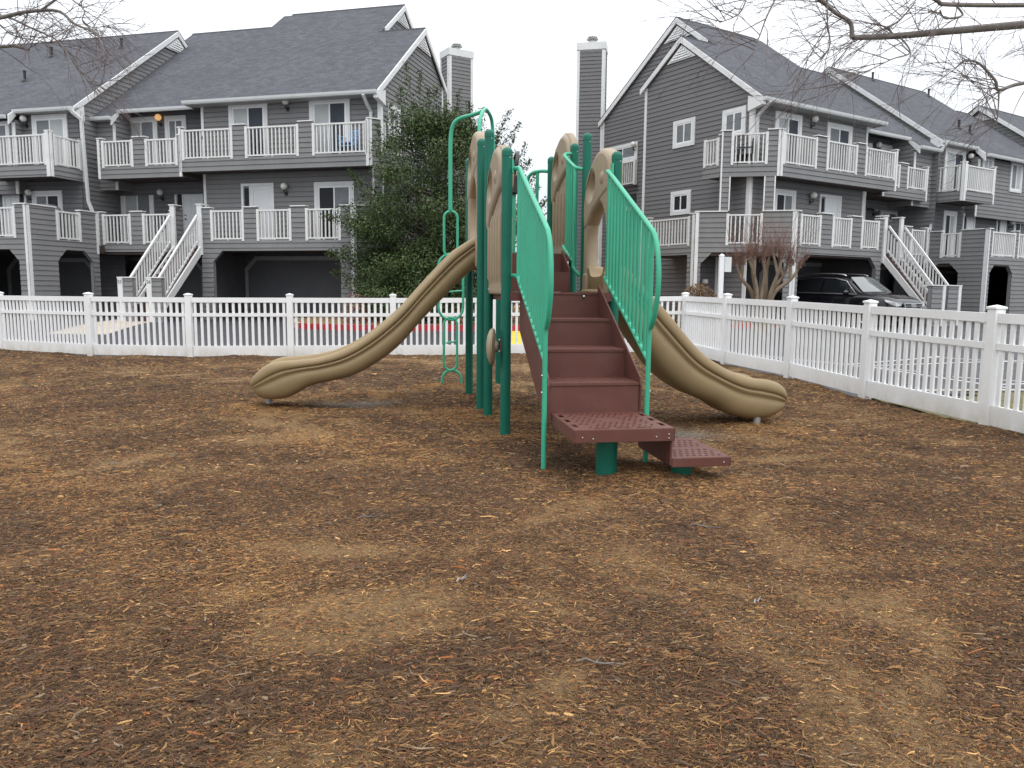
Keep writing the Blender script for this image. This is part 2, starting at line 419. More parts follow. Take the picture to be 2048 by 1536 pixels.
lot, _ = grid('parking_lot', np.concatenate([np.linspace(-90, -26, 9), np.arange(-25, 26, 1.0), np.linspace(27, 90, 9)]),
              np.concatenate([np.arange(-12, 32, .8), np.linspace(33, 160, 12)]), lotz, 'asphalt')
tag(lot, kind='structure')
gx = np.concatenate([np.arange(-15, -5, .16), np.arange(-5, 6.1, .07)]); gy = np.concatenate([np.arange(-5, 1, .25), np.arange(1, 10, .07), np.arange(10, 16.6, .1)])
gnd_o, gV = grid('ground', gx, gy, mz, 'mulch', lambda x, y: (y < fence_y(x) + .03) & (x < fence_x(y) + .03))
tag(gnd_o, kind='structure')
def wear_of(x, y):
    o_ = np.zeros_like(x); g_ = np.zeros_like(x)
    br_ = .5 + .5 * vnoise(x, y, 7, 1.1)
    for p, h, w in MW: o_ = np.maximum(o_, np.exp(-(((x - p.x) / 1.35) ** 2 + (y - p.y - -.08) ** 2) / (w * w * 1.1)) * (.55 + .45 * br_))
    for p, h, w in HW: g_ = np.maximum(g_, np.exp(-(((x - p.x) / 1.3) ** 2 + ((y - p.y) / .8) ** 2) / (w * w * .6)) * (.6 + .4 * br_))
    o_ = np.maximum(o_, .5 * np.clip(vnoise(x, y, 1.1, 7.7) - .62, 0, 1) * 2.5)
    return np.clip(o_ * 1.1, 0, 1), np.clip(g_ * 1.25, 0, 1)
def patch(x, y):  # broad drifts of coarse bark (1) against worn fine patches (0)
    x = np.asarray(x, float); y = np.asarray(y, float)
    u = x + .55 * vnoise(x, y, 1.3, 6.1) + .22 * vnoise(x, y, 3.1, 1.9); w = y + .5 * vnoise(x, y, 1.1, 2.7) + .22 * vnoise(x, y, 2.9, 4.4)
    p = .58 + .20 * vnoise(u, w * 1.3, 1.3, 8.9) + .20 * vnoise(u + .3 * w, w, 2.9, 5.6) + .17 * vnoise(u, w - .4 * u, 5.9, 4.4) + .13 * vnoise(u, w, 11.5, 1.4) + .07 * vnoise(u, w, 21, 3.1)
    return np.clip(p, 0, 1)
ow, gw = wear_of(gV[:, 0], gV[:, 1])
ca = gnd_o.data.color_attributes.new('wear', 'FLOAT_COLOR', 'POINT')
ca.data.foreach_set('color', np.stack([ow, gw, patch(gV[:, 0], gV[:, 1]), 1 + 0 * ow], 1).astype(np.float32).ravel())

# loose bark chips and shredded wood lying on the bed
PAL = np.array([(.030, .019, .012), (.055, .034, .020), (.085, .058, .036), (.095, .042, .026), (.070, .052, .042), (.150, .092, .043), (.215, .140, .065), (.36, .25, .125), (.17, .145, .115), (.20, .085, .03)]) * np.array((1.60, 1.36, 1.10))
PW = np.array([.17, .23, .18, .10, .11, .11, .05, .010, .025, .014]); PW = PW / PW.sum()
def chips(n, y0, y1, power, lmin, lmax, wmin, wmax):
    u = nr.random(n); y = (y0 ** power + u * (y1 ** power - y0 ** power)) ** (1 / power)
    x = (nr.random(n) * 2 - 1) * (y * .70 + .5)
    ok = (y < fence_y(x) - .03) & (x < fence_x(y) - .03) & (x > -14)
    pt = patch(x, y); ok &= nr.random(n) < np.clip(.50 + .65 * pt, .42, 1)
    x = x[ok]; y = y[ok]; pt = pt[ok]; k = len(x)
    coarse = np.clip(.45 + .9 * pt, .4, 1.25)
    L = (lmin + (lmax - lmin) * nr.random(k) ** 2.6) * coarse; W = (wmin + (wmax - wmin) * nr.random(k) ** 2.2) * coarse
    L = np.maximum(L, W * 2.2)
    a = nr.normal(0.12, .85, k); tilt = nr.normal(0, .11, k); roll = nr.normal(0, .25, k)
    bend = nr.normal(0, .12, k) * L
    z = mz(x, y) + .002 + .010 * nr.random(k) ** 2
    d = np.stack([np.cos(a), np.sin(a), np.sin(tilt)], 1); q = np.stack([-np.sin(a), np.cos(a), np.sin(roll)], 1)
    c = np.stack([x, y, z], 1); hl = (L / 2)[:, None]; hw = (W / 2)[:, None]; up = np.zeros((k, 3)); up[:, 2] = np.minimum(W * .45, .006)
    tw = .35 + .5 * nr.random((k, 1)); tb = .35 + .5 * nr.random((k, 1)); mid = q * bend[:, None]
    # three stations, each left edge / crest / right edge: a bent splinter with a raised back
    st = []
    for t, ww, off in ((-1, tw, 0), (0.1, np.ones((k, 1)), 1), (1, tb, 0)):
        cc = c + d * hl * t + mid * off
        st += [cc - q * hw * ww - up * .8, cc + up * (1 if off else .4), cc + q * hw * ww - up * .8]
    V = np.stack(st, 1).reshape(-1, 3)
    base = (np.arange(k) * 9)[:, None]
    F = np.concatenate([base + np.array(f) for f in ((0, 3, 4, 1), (1, 4, 5, 2), (3, 6, 7, 4), (4, 7, 8, 5))], 1).reshape(-1, 4)
    w = np.tile(PW, (k, 1)); w[:, 5:8] *= (2.6 - 2.3 * np.clip(pt, 0, 1))[:, None]; w[:, :2] *= (.25 + 1.4 * np.clip(pt, 0, 1))[:, None]
    o_, g_ = wear_of(x, y); w[:, [6, 9]] *= (1 + 9 * o_)[:, None]; w[:, 8] *= 1 + 25 * g_
    cw = np.cumsum(w / w.sum(1, keepdims=True), 1); idx = (nr.random((k, 1)) > cw).sum(1).clip(0, len(PAL) - 1)
    col = PAL[idx] * (.7 + .6 * nr.random((k, 1))) * (1.40 - .62 * np.clip(pt, 0, 1))[:, None]
    col = col * (1 - .75 * g_[:, None]) + np.array((.27, .245, .215)) * (.5 + .8 * nr.random((k, 1))) * .75 * g_[:, None]
    return V, F, np.repeat(col, 9, 0)
parts = [chips(260000, 1.7, 6.5, 1.5, .008, .026, .0012, .0034), chips(330000, 1.7, 5.2, 1.7, .010, .062, .0016, .0070), chips(15000, 1.7, 6.5, 1.6, .035, .11, .004, .013),
         chips(190000, 4.8, 9.5, 1.8, .014, .075, .0028, .011), chips(80000, 9, 16, 1.8, .02, .10, .005, .018)]
off = 0; Vs = []; Fs = []; Cs = []
for V_, F_, c_ in parts: Vs.append(V_); Fs.append(F_ + off); Cs.append(c_); off += len(V_)
V_ = np.concatenate(Vs).astype(np.float32); F_ = np.concatenate(Fs).astype(np.int32); c_ = np.concatenate(Cs).astype(np.float32)
me = bpy.data.meshes.new('mulch_chips'); me.vertices.add(len(V_)); me.vertices.foreach_set('co', V_.ravel())
me.loops.add(F_.size); me.loops.foreach_set('vertex_index', F_.ravel()); me.polygons.add(len(F_))
me.polygons.foreach_set('loop_start', np.arange(0, F_.size, 4, dtype=np.int32)); me.polygons.foreach_set('loop_total', np.full(len(F_), 4, np.int32))
me.update(calc_edges=True); me.materials.append(MAT['chips'])
ca = me.color_attributes.new('chip', 'FLOAT_COLOR', 'POINT'); ca.data.foreach_set('color', np.concatenate([c_, np.ones((len(c_), 1), np.float32)], 1).ravel())
o = bpy.data.objects.new('mulch_chips', me); C.objects.link(o); tag(o, 'brown shredded bark chips and splinters strewn over the play area', 'mulch', kind='stuff')

# pale twigs dropped on the mulch, each one a thing
for px, py, ang, ln in ((925, 1160, 1.0, .09), (745, 1040, .45, .17), (1410, 1050, -.25, .16), (1515, 1208, .9, .07), (230, 930, .5, .09), (1200, 1330, -.1, .16)):
    d = (px - 1024) / CF * _cx - (py - 768) / CF * _cy + _F; t = -CH / d.z; p = Vector((0, 0, CH)) + d * t
    mb = MB(); q = []
    for k in range(6):
        u = (k / 5 - .5) * ln; q.append((p.x + math.cos(ang) * u, p.y + math.sin(ang) * u + .012 * math.sin(k * 2.1), float(mz(p.x, p.y)) + .016 + .006 * math.sin(k * 1.3)))
    mb.tube(q, [.0028, .0032, .003, .003, .0026, .0015], 6); mb.tube([q[2], Vector(q[2]) + Vector((.02, .03, .01))], [.002, .001], 5)
    lab = {925: 'tiny forked pale twig on the mulch straight below the green post with the tan disc', 745: 'long pale twig on the mulch below the low end of the left slide', 1410: 'grey twig lying on mulch just in front of the lowest brown step',
           1515: 'small forked white twig on mulch, front right of the brown steps', 230: 'short grey twig on mulch at the far left, left of the slide end', 1200: 'thin stick on the mulch nearest the bottom of the picture, right of middle'}[px]
    tag(mb.build('twig', 'galvanised' if px in (925, 1515) else 'bark_grey', None, True), lab, 'twig', 'twigs fallen on the mulch')

# markings, pad, verge
def sheet(name, pts, lift, mat, sub=0):
    mb = MB(); mb.poly([(x, y, float(lotz(x, y)) + lift) for x, y in pts]); return tag(mb.build(name, mat, recalc=False), kind='structure')
def strip(name, a, b, w, lift, mat, n=14):
    """long painted strip that follows the fall of the lot"""
    a = Vector((*a, 0)); b = Vector((*b, 0)); d = (b - a).normalized(); q = Vector((-d.y, d.x, 0)) * w / 2; mb = MB()
    P = [a.lerp(b, i / n) for i in range(n + 1)]
    V = []
    for p in P: V += [Vector((p.x - q.x, p.y - q.y, float(lotz(p.x, p.y)) + lift)), Vector((p.x + q.x, p.y + q.y, float(lotz(p.x, p.y)) + lift))]
    mb.add(V, [(2 * i, 2 * i + 1, 2 * i + 3, 2 * i + 2) for i in range(n)]); return tag(mb.build(name, mat, recalc=False), kind='structure')
strip('parking_line', (-14, 16.75), (-5.3, 17.0), .1, .004, 'paint_white')
for a_, b_ in (((5.2, 16.6), (7.1, 13.4)), ((6.4, 14.7), (9.2, 16.6)), ((6.6, 14.05), (7.2, 11.2)), ((7.0, 11.5), (13.5, 13.2)), ((8.9, 16.5), (12.6, 13.4)), ((7.2, 12.6), (10.5, 10.2)), ((6.3, 14.3), (14, 17.2))):
    strip('parking_line', a_, b_, .1, .004, 'paint_white')
strip('yellow_paint', (.0, 21.8), (.02, 16.2), .95, .004, 'paint_yellow', 20)
PADP = [(-11.5, 19.6), (-12.0, 21.3), (-12.9, 25.3), (-11.4, 25.2), (-10.2, 20.0), (-10.6, 19.3)]
mb = MB(); n_ = 8
for i in range(n_):
    a0 = i / n_; a1 = (i + 1) / n_
    L = lambda t: (-11.75 - 1.15 * t, 19.5 + 5.8 * t); Q = lambda t: (-10.2 - 1.15 * t, 19.5 + 5.8 * t)
    mb.poly([(*p, float(lotz(*p)) + .012) for p in (L(a0), Q(a0), Q(a1), L(a1))])
tag(mb.build('footpath', 'pad_concrete', recalc=False), kind='structure')
vg, _ = grid('verge', np.arange(4.6, 30, .5), np.arange(-6, 11, .5), lambda x, y: lotz(x, y) + .03 + .02 * vnoise(x, y, 2, 1), 'dry_grass', lambda x, y: (x > fence_x(y) + .1) & (y < 10.2 + .1 * (x - 5.6)))
tag(vg, kind='structure')
strip('kerb', (5.3, 10.35), (24, 12.2), .15, .06, 'kerb_concrete')

# planting bed between the buildings with its red fire-lane kerb
KP = spline([(-6.6, 24.2), (-6.55, 23.2), (-6.1, 21.9), (-5.3, 21.35), (-3.5, 21.25), (0, 21.45), (4.5, 22.2), (7.6, 23.6), (8.4, 24.2)], 6)
bed = MB(); bed.poly([(p.x, p.y, float(lotz(p.x, p.y)) + .13) for p in KP] + [(8.4, 46, .38), (-6, 46, .38)])
tag(bed.build('planting_bed', 'mulch', recalc=False), kind='structure')
mb = MB(); red = MB()
for i in range(len(KP) - 1):
    t = red if 13 < i < 44 else mb
    a = Vector((KP[i].x, KP[i].y, float(lotz(KP[i].x, KP[i].y)) + .06)); b = Vector((KP[i + 1].x, KP[i + 1].y, float(lotz(KP[i + 1].x, KP[i + 1].y)) + .06))
    t.bar(a, b, .16, .19)
tag(mb.build('kerb', 'kerb_concrete'), kind='structure'); tag(red.build('red_kerb', 'kerb_red'), kind='structure')

# ------------------------------------------------------------------ white picket fence
def fence(label, posts, first):
    root = empty('picket_fence', posts[0][:2] + (0,), label, 'fence')
    for i, (x, y, z) in enumerate(posts):
        if i or first:
            mb = MB(); a = (Vector(posts[min(i + 1, len(posts) - 1)]) - Vector(posts[max(i - 1, 0)])); a.z = 0; a.normalize(); q = Vector((-a.y, a.x, 0)) * .055; e = a * .055
            c = Vector((x, y, 0)); B = [c - e - q, c + e - q, c + e + q, c - e + q]
            mb.prism([p + Vector((0, 0, z - .25)) for p in B], (0, 0, 1.37)); p_ = mb.build('post', 'white_vinyl', root, bevel=.006)
            cp = MB(); k = 1.15; B2 = [c + (p - c) * k for p in B]
            V = [p + Vector((0, 0, z + 1.121)) for p in B2] + [p + Vector((0, 0, z + 1.14)) for p in B2] + [c + Vector((0, 0, z + 1.162))]
            cp.add(V, [(3, 2, 1, 0), (0, 1, 5, 4), (1, 2, 6, 5), (2, 3, 7, 6), (3, 0, 4, 7), (4, 5, 8), (5, 6, 8), (6, 7, 8), (7, 4, 8)]); cp.build('post_cap', 'white_vinyl', p_)
        if i + 1 < len(posts):
            a = Vector(posts[i]); b = Vector(posts[i + 1]); d = (b - a); L = Vector((d.x, d.y, 0)).length; u = d / L; mb = MB()
            Z = lambda h: Vector((0, 0, h))
            for h, hh, w in ((1.035, .09, .05), (.765, .062, .044), (.10, .19, .05)):
                mb.bar(a + u * .057 + Z(h), b - u * .057 + Z(h), w, hh)
            n = max(3, round((L - .11) / .113)); st = (L - .11) / n
            for k in range(n):
                c = a + u * (.055 + st * (k + .5)); mb.bar(c + Z(.196), c + Z(.733), .022, .046, u); mb.bar(c + Z(.797), c + Z(.989), .022, .046, u)
            mb.build('panel', 'white_vinyl', root)
    return root
fence('white vinyl picket fence running across behind the slides, in front of the townhouses', BACK, True)
fence('white vinyl picket fence running down the right side of the play area', SIDE, False)

# ------------------------------------------------------------------ play structure (one bolted-together thing)
play = empty('playground_climber', PG((.45, .8, 0)), 'green and tan playground climber with two slides and brown steps, standing on mulch', 'playground')
ZD1, ZD2 = 1.262, 1.66
def gz(s, v): p = PG((s, v, 0)); return float(mz(p.x, p.y))
def post(s, v, top, r=.045):
    mb = MB(PG); z0 = gz(s, v) - .15
    mb.lathe([(r, z0), (r, top - r - .012)], (s, v, 0), 24); o = mb.build('post', 'post_green', play, True)
    cp = MB(PG); cp.lathe([(r + .0025, top - r - .03)] + [(max(.002, (r + .0025) * math.cos(a)), top - r + r * math.sin(a)) for a in [R(9 * k) for k in range(0, 11)]], (s, v, 0), 24)
    c = cp.build('post_cap', 'post_green', o, True)
    b = MB(PG); b.ball((s + .4 * r, v - r * .93, top - r - .045), .006, 8, 6); b.build('bolt', 'steel', o, True)
    return o
for s, v, t in ((0, 0, 2.464), (.955, .01, 2.468), (-.01, 1.06, 2.815), (.965, 1.06, 2.82), (-.03, 1.5, 2.81), (.945, 1.5, 2.80), (-.03, 2.63, 2.80), (.92, 2.52, 2.83), (.487, 3.7, 1.66)): post(s, v, t)
# decks
def deck(s0, s1, v0, v1, z):
    mb = MB(PG); mb.box((s0, v0, z - .008), (s1, v1, z)); mb.box((s0, v0, z - .075), (s1, v0 + .006, z - .0085)); mb.box((s0, v1 - .006, z - .075), (s1, v1, z - .0085))
    mb.box((s0, v0 + .007, z - .075), (s0 + .006, v1 - .007, z - .0085)); mb.box((s1 - .006, v0 + .007, z - .075), (s1, v1 - .007, z - .0085)); mb.build('deck', 'brown_deck', play)
deck(.03, .925, -.035, 1.065, ZD1); deck(.01, .90, 1.455, 2.6, ZD2)
# stairs
def holes_diamond(a0, a1, b0, b1, nx, ny, w, h):
    out = []
    for i in range(nx):
        for j in range(ny):
            cx = a0 + (a1 - a0) * (i + .5 + (.25 if j % 2 else -.25)) / nx; cy = b0 + (b1 - b0) * (j + .5) / ny
            out.append([(cx - w / 2, cy - h * .22), (cx - w * .2, cy - h / 2), (cx + w / 2, cy + h * .22), (cx + w * .2, cy + h / 2)])
    return out
def tread(s0, s1, v0, v1, z, nx, ny):
    H = holes_diamond(s0 + .05, s1 - .05, v0 + .05, v1 - .03, nx, ny, .036, .024)
    plate('tread', [(s0, v0), (s1, v0), (s1, v1), (s0, v1)], H, .008, .0, 'brown_deck', lambda a, b, c: PG((a, b, z - .004 + c)), play, False)
S0, S1 = .135, .80
nose = [(-1.19, .62), (-.83, .836), (-.43, 1.05), (-.03, 1.265)]
for i in range(3): tread(S0, S1, nose[i][0], nose[i + 1][0] + .005, nose[i][1], 10, 7)
low = [.405, .62, .836, 1.05]
for (v, z), zl in zip(nose, low):
    mb = MB(PG); mb.box((S0, v - .004, zl - .006), (S1, v + .004, z - .0085)); mb.bar((S0, v - .004, z - .010), (S1, v - .004, z - .010), .018, .019)
    for k in range(7): mb.ball((S0 + .06 + k * (S1 - S0 - .12) / 6, v - .0125, z - .016), .0045, 8, 5)
    mb.build('riser', 'brown_deck', play)
for s in (S0 - .016, S1 + .004):
    mb = MB(PG); mb.prism([(s, -1.21, .60), (s, -1.19, .66), (s, -.03, 1.325), (s, .0, 1.325), (s, .0, .93), (s, -1.06, .34), (s, -1.21, .34)], (.012, 0, 0)); mb.build('stringer', 'brown_deck', play, bevel=.002)
mb = MB(PG); mb.lathe([(.022, -.006), (.022, 0), (.014, .006)], (0, 0, 0), 12)
b_ = MB(PG); b_.ball((.672, -.045, 1.228), (.013, .012, .013), 12, 8); b_.build('bolt', 'steel', play, True)
# two brown steps between the lower and upper deck
for v, z, zl in ((1.08, 1.462, 1.262), (1.43, 1.66, 1.462)):
    mb = MB(PG); mb.box((.157, v - .004, zl + .001), (.814, v + .004, z)); mb.build('riser', 'brown_deck', play)
mb = MB(PG); mb.box((.168, 1.0845, 1.454), (.802, 1.425, 1.4615)); mb.build('tread', 'brown_deck', play)
for s in (.155, .803):
    mb = MB(PG); mb.prism([(s, 1.06, 1.27), (s, 1.075, 1.5), (s, 1.40, 1.69), (s, 1.43, 1.69), (s, 1.43, 1.2), (s, 1.06, 1.1)], (.012, 0, 0)); mb.build('stringer', 'brown_deck', play)
# transfer platform and low step
def platform(s0, s1, v0, v1, z, drop, holes, pcs):
    t = plate('platform', [(s0, v0), (s1, v0), (s1, v1), (s0, v1)], holes, .008, .0, 'brown_deck', lambda a, b, c: PG((a, b, z - .004 + c)), play, False)
    mb = MB(PG); w = .006
    mb.box((s0, v0 - w, z - drop), (s1, v0, z - .001)); mb.box((s0, v1, z - drop), (s1, v1 + w, z - .001)); mb.box((s0 - w, v0 - w, z - drop), (s0, v1 + w, z - .001)); mb.box((s1, v0 - w, z - drop), (s1 + w, v1 + w, z - .001))
    mb.build('apron', 'brown_deck', t, bevel=.004)
    bm_ = MB(PG)
    for a, zz in pcs: bm_.ball((a, v0 - w - .001, zz), .006, 8, 6)
    bm_.build('bolt', 'galvanised', t, True)
def slot(a, b, w, h, n=6):
    return [(a - w / 2, b - h / 2), (a + w / 2, b - h / 2), (a + w / 2, b + h / 2), (a - w / 2, b + h / 2)]
H = []
for k in range(3): H += [slot(.185, -1.74 + .2 * k, .034, .105), slot(.775, -1.74 + .2 * k, .034, .105)]
for a in (.34, .48, .62): H.append(slot(a, -1.845, .10, .022))
for j in range(11):
    for i in range(12):
        cx = .235 + .041 * i + (.0205 if j % 2 else 0); cy = -1.80 + .053 * j
        if ((cx - .48) / .10) ** 2 + ((cy + 1.53) / .085) ** 2 < 1 or cx > .735: continue
        if abs(abs(cx - .48) / .25 - abs(cy + 1.53) / .27) < .10: continue
        H.append([(cx - .017, cy - .006), (cx - .006, cy - .016), (cx + .017, cy + .006), (cx + .006, cy + .016)])
platform(.15, .81, -1.885, -1.2, .405, .085, H, ((.2, .355), (.27, .345), (.69, .35), (.775, .365), (.775, .34)))
H = []
for j in range(9):
    for i in range(8):
        cx = .855 + .044 * i + (.022 if j % 2 else 0); cy = -1.80 + .062 * j
        if abs(cy + 1.55) < .06 or cx > 1.18: continue
        H.append(ring(cx, cy, .014, .014, 8))
platform(.817, 1.215, -1.86, -1.19, .20, .062, H, ((1.17, .165),))
mb = MB(PG); mb.box((.80, -1.86, .155), (.812, -1.21, .318)); mb.build('riser', 'brown_deck', play)
mb = MB(PG); mb.lathe([(.072, gz(.447, -1.6) - .1), (.072, .396)], (.447, -1.6, 0), 24); mb.build('post', 'post_green', play, True)
mb = MB(PG); mb.lathe([(.072, gz(.96, -1.62) - .1), (.072, .191)], (.96, -1.66, 0), 24); mb.build('post', 'post_green', play, True)

# stair guard rails
def tubeobj(name, pts, r, mat='rail_green', parent=play, n=12, smooth=6, T=PG):
    mb = MB(T); mb.tube(spline(pts, smooth) if smooth else pts, r, n); return mb.build(name, mat, parent, True, angle=60)
def lerp_line(P, v):
    for a, b in zip(P, P[1:]):
        if min(a[0], b[0]) <= v <= max(a[0], b[0]): return a[1] + (b[1] - a[1]) * (v - a[0]) / (b[0] - a[0])
    return P[-1][1]
def guard(s, side):
    root_s = .0 if side < 0 else .955
    q = root_s - side * .045
    rail = tubeobj('handrail', [(q, -.01, 2.285), ((q + s) / 2, -.03, 2.287), (s, -.10, 2.275), (s, -.2, 2.235), (s, -.7, 1.985), (s, -1.2, 1.735), (s, -1.31, 1.665), (s, -1.375, 1.56), (s, -1.41, 1.40), (s, -1.40, 1.25), (s, -1.345, 1.10), (s, -1.28, 1.02)], .019)
    lo = tubeobj('lower_rail', [(q, -.01, 1.40), ((q + s) / 2, -.03, 1.40), (s, -.1, 1.385), (s, -.2, 1.33), (s, -.7, 1.075), (s, -1.235, .79)], .017, parent=rail)
    leg = MB(PG); leg.tube([(s, -1.25, 1.70), (s, -1.25, gz(s, -1.25) - .1)], .0185, 12); leg.build('leg', 'rail_green', rail, True)
    top = [(-.1, 2.27), (-.2, 2.235), (-1.2, 1.735), (-1.31, 1.66)]; bot = [(-.1, 1.385), (-.2, 1.33), (-1.24, .79)]
    for k in range(12):
        v = (-.235 - .0835 * k) if side < 0 else (-.135 - .0925 * k); mb = MB(PG); zb = lerp_line(bot, v); zt = lerp_line(top, v)
        mb.bar((s, v, zb - .004), (s, v, zt), .018, .027, PV); mb.bar((s + side * .002, v - .012, zb + .012), (s + side * .002, v + .022, zb + .012), .03, .035)
        mb.build('baluster', 'rail_green', rail, bevel=.004)
    if side < 0:
        mb = MB(PG); mb.tube([(s, -.10, 1.385), (s, -.10, 2.275)], .015, 10); mb.build('baluster', 'rail_green', rail, True)
    for z in (.56, .68):
        mb = MB(PG); mb.ball((s + side * .019, -1.25, z), .008, 8, 6); mb.build('bolt', 'steel', rail, True)
    # flange at the post
    mb = MB(PG); mb.box((q - .008, -.03, 2.25), (q + .008, .02, 2.36)); mb.build('flange', 'rail_green', rail)
guard(.085, -1); guard(.845, 1)
# guard beside the steps between the decks
def upper_guard(s, root, side):
    rail = tubeobj('handrail', [(root - side * .03, 1.49, 2.69), (s, 1.47, 2.68), (s - side * .02, 1.40, 2.64), (s, 1.2, 2.54), (s + side * .02, 1.1, 2.49), (root - side * .03, 1.07, 2.475)], .017)
    tubeobj('lower_rail', [(s - side * .02, 1.44, 1.74), (s - side * .02, 1.36, 1.70), (s, 1.2, 1.62), (s + side * .01, 1.12, 1.575)], .016, parent=rail)
    tubeobj('baluster', [(s + side * .01, 1.11, 2.49), (s + side * .01, 1.11, 1.62), (s + side * .015, 1.10, 1.50), (root - side * .04, 1.07, 1.43)], .017, parent=rail)
    for k in range(4):
        v = 1.17 + .075 * k; mb = MB(PG); mb.bar((s, v, 1.60 + (v - 1.15) * .45), (s, v, 2.52 + (v - 1.15) * .52), .02, .03, PV); mb.build('baluster', 'rail_green', rail, bevel=.004)
upper_guard(.845, .955, 1); upper_guard(.06, -.01, -1)

# moulded panels between posts
def head(s, v0, w, z0, p):
    """the thick rounded head moulded on the upper half of every panel, with its eye hole and chin"""
    f = lambda t: v0 + w * t
    o = [(p_.x, p_.y) for p_ in spline([(f(a), z0 + b, 0) for a, b in ((.03, 1.02), (.10, 1.19), (.26, 1.28), (.46, 1.30), (.68, 1.235), (.87, 1.09), (.985, .90), (1.0, .72), (.95, .60), (.84, .615), (.66, .73), (.46, .80), (.24, .86), (.08, .90), (.03, 1.02))], 4)][:-1]
    H = [[(f(.71) + (.125 * math.cos(R(20 * k)) - .03 * math.sin(R(20 * k))) * w, z0 + 1.0 + .115 * math.sin(R(20 * k))) for k in range(18)]]
    h_ = plate('head', o, H, .135, .05, 'tan_panel', lambda a, b, c: PG((s + c, a, b)), p)
    mb = MB(PG); mb.ball((s, f(.30), z0 + 1.03), (.085, .12 * w, .10), 18, 10); mb.build('cheek', 'tan_panel', h_, True)
def solid_panel(s, v0, v1, z0, side):
    w = v1 - v0; out = [(v0, z0), (v1, z0), (v1, z0 + .98), (v1 - .01, z0 + 1.12), (v1 - .10 * w, z0 + 1.23), (v0 + .62 * w, z0 + 1.31), (v0 + .4 * w, z0 + 1.325), (v0 + .2 * w, z0 + 1.29), (v0 + .06 * w, z0 + 1.2), (v0, z0 + 1.06)]
    H = [ring(v0 + .71 * w, z0 + 1.0, .13 * w, .12, 20)]
    p = plate('panel', out, H, .075, .03, 'tan_panel', lambda a, b, c: PG((s + c, a, b)), play)
    for d in (-1, 1):
        mb = MB(PG)
        for k in range(5):
            v = v0 + w * (.14 + .18 * k); mb.tube([(s + d * .031, v, z0 + .1), (s + d * .040, v, z0 + .16), (s + d * .040, v, z0 + .66), (s + d * .03, v, z0 + .74)], [.012, .024, .024, .012], 10)
        mb.build('rib', 'tan_panel', p, True)
    head(s, v0, w, z0, p)
    b = MB(PG)
    for v in (v0 + .06, v1 - .06): b.ball((s + side * .04, v, z0 + .05), .008, 8, 6)
    b.build('bolt', 'steel', p, True)
    return p
solid_panel(.016, .055, 1.005, 1.235, -1); solid_panel(.962, 1.56, 2.46, 1.66, 1)
def hood(s, v0, v1, z0, side):
    w = v1 - v0; f = lambda t: v0 + w * t
    out = [(f(0), z0 - .12), (f(.24), z0 - .12), (f(.245), z0 + .12), (f(.20), z0 + .22), (f(.17), z0 + .34), (f(.17), z0 + .52), (f(.22), z0 + .68), (f(.34), z0 + .79), (f(.5), z0 + .83), (f(.66), z0 + .79), (f(.78), z0 + .68), (f(.83), z0 + .52), (f(.83), z0 + .34), (f(.80), z0 + .22), (f(.755), z0 + .12), (f(.76), z0 - .12), (f(1), z0 - .12),
           (f(1), z0 + .86), (f(.97), z0 + .99), (f(.9), z0 + 1.10), (f(.78), z0 + 1.19), (f(.62), z0 + 1.24), (f(.45), z0 + 1.245), (f(.28), z0 + 1.20), (f(.12), z0 + 1.10), (f(.03), z0 + .98), (f(0), z0 + .86)]
    H = [ring(f(.71), z0 + 1.0, .13 * w, .12, 18)]
    p = plate('hood', out, H, .12, .045, 'tan_panel', lambda a, b, c: PG((s + c, a, b)), play)
    head(s, v0, w, z0, p)
    for t in (.11, .89):
        bo = MB(PG); bo.box((s - .07, f(t) - .085, z0 - .16), (s + .085, f(t) + .085, z0 + .20)); bo.build('boot', 'tan_panel', p, True, bevel=.035)
hood(.985, .06, 1.01, ZD1, 1); hood(.0, 1.55, 2.58, ZD2, -1)

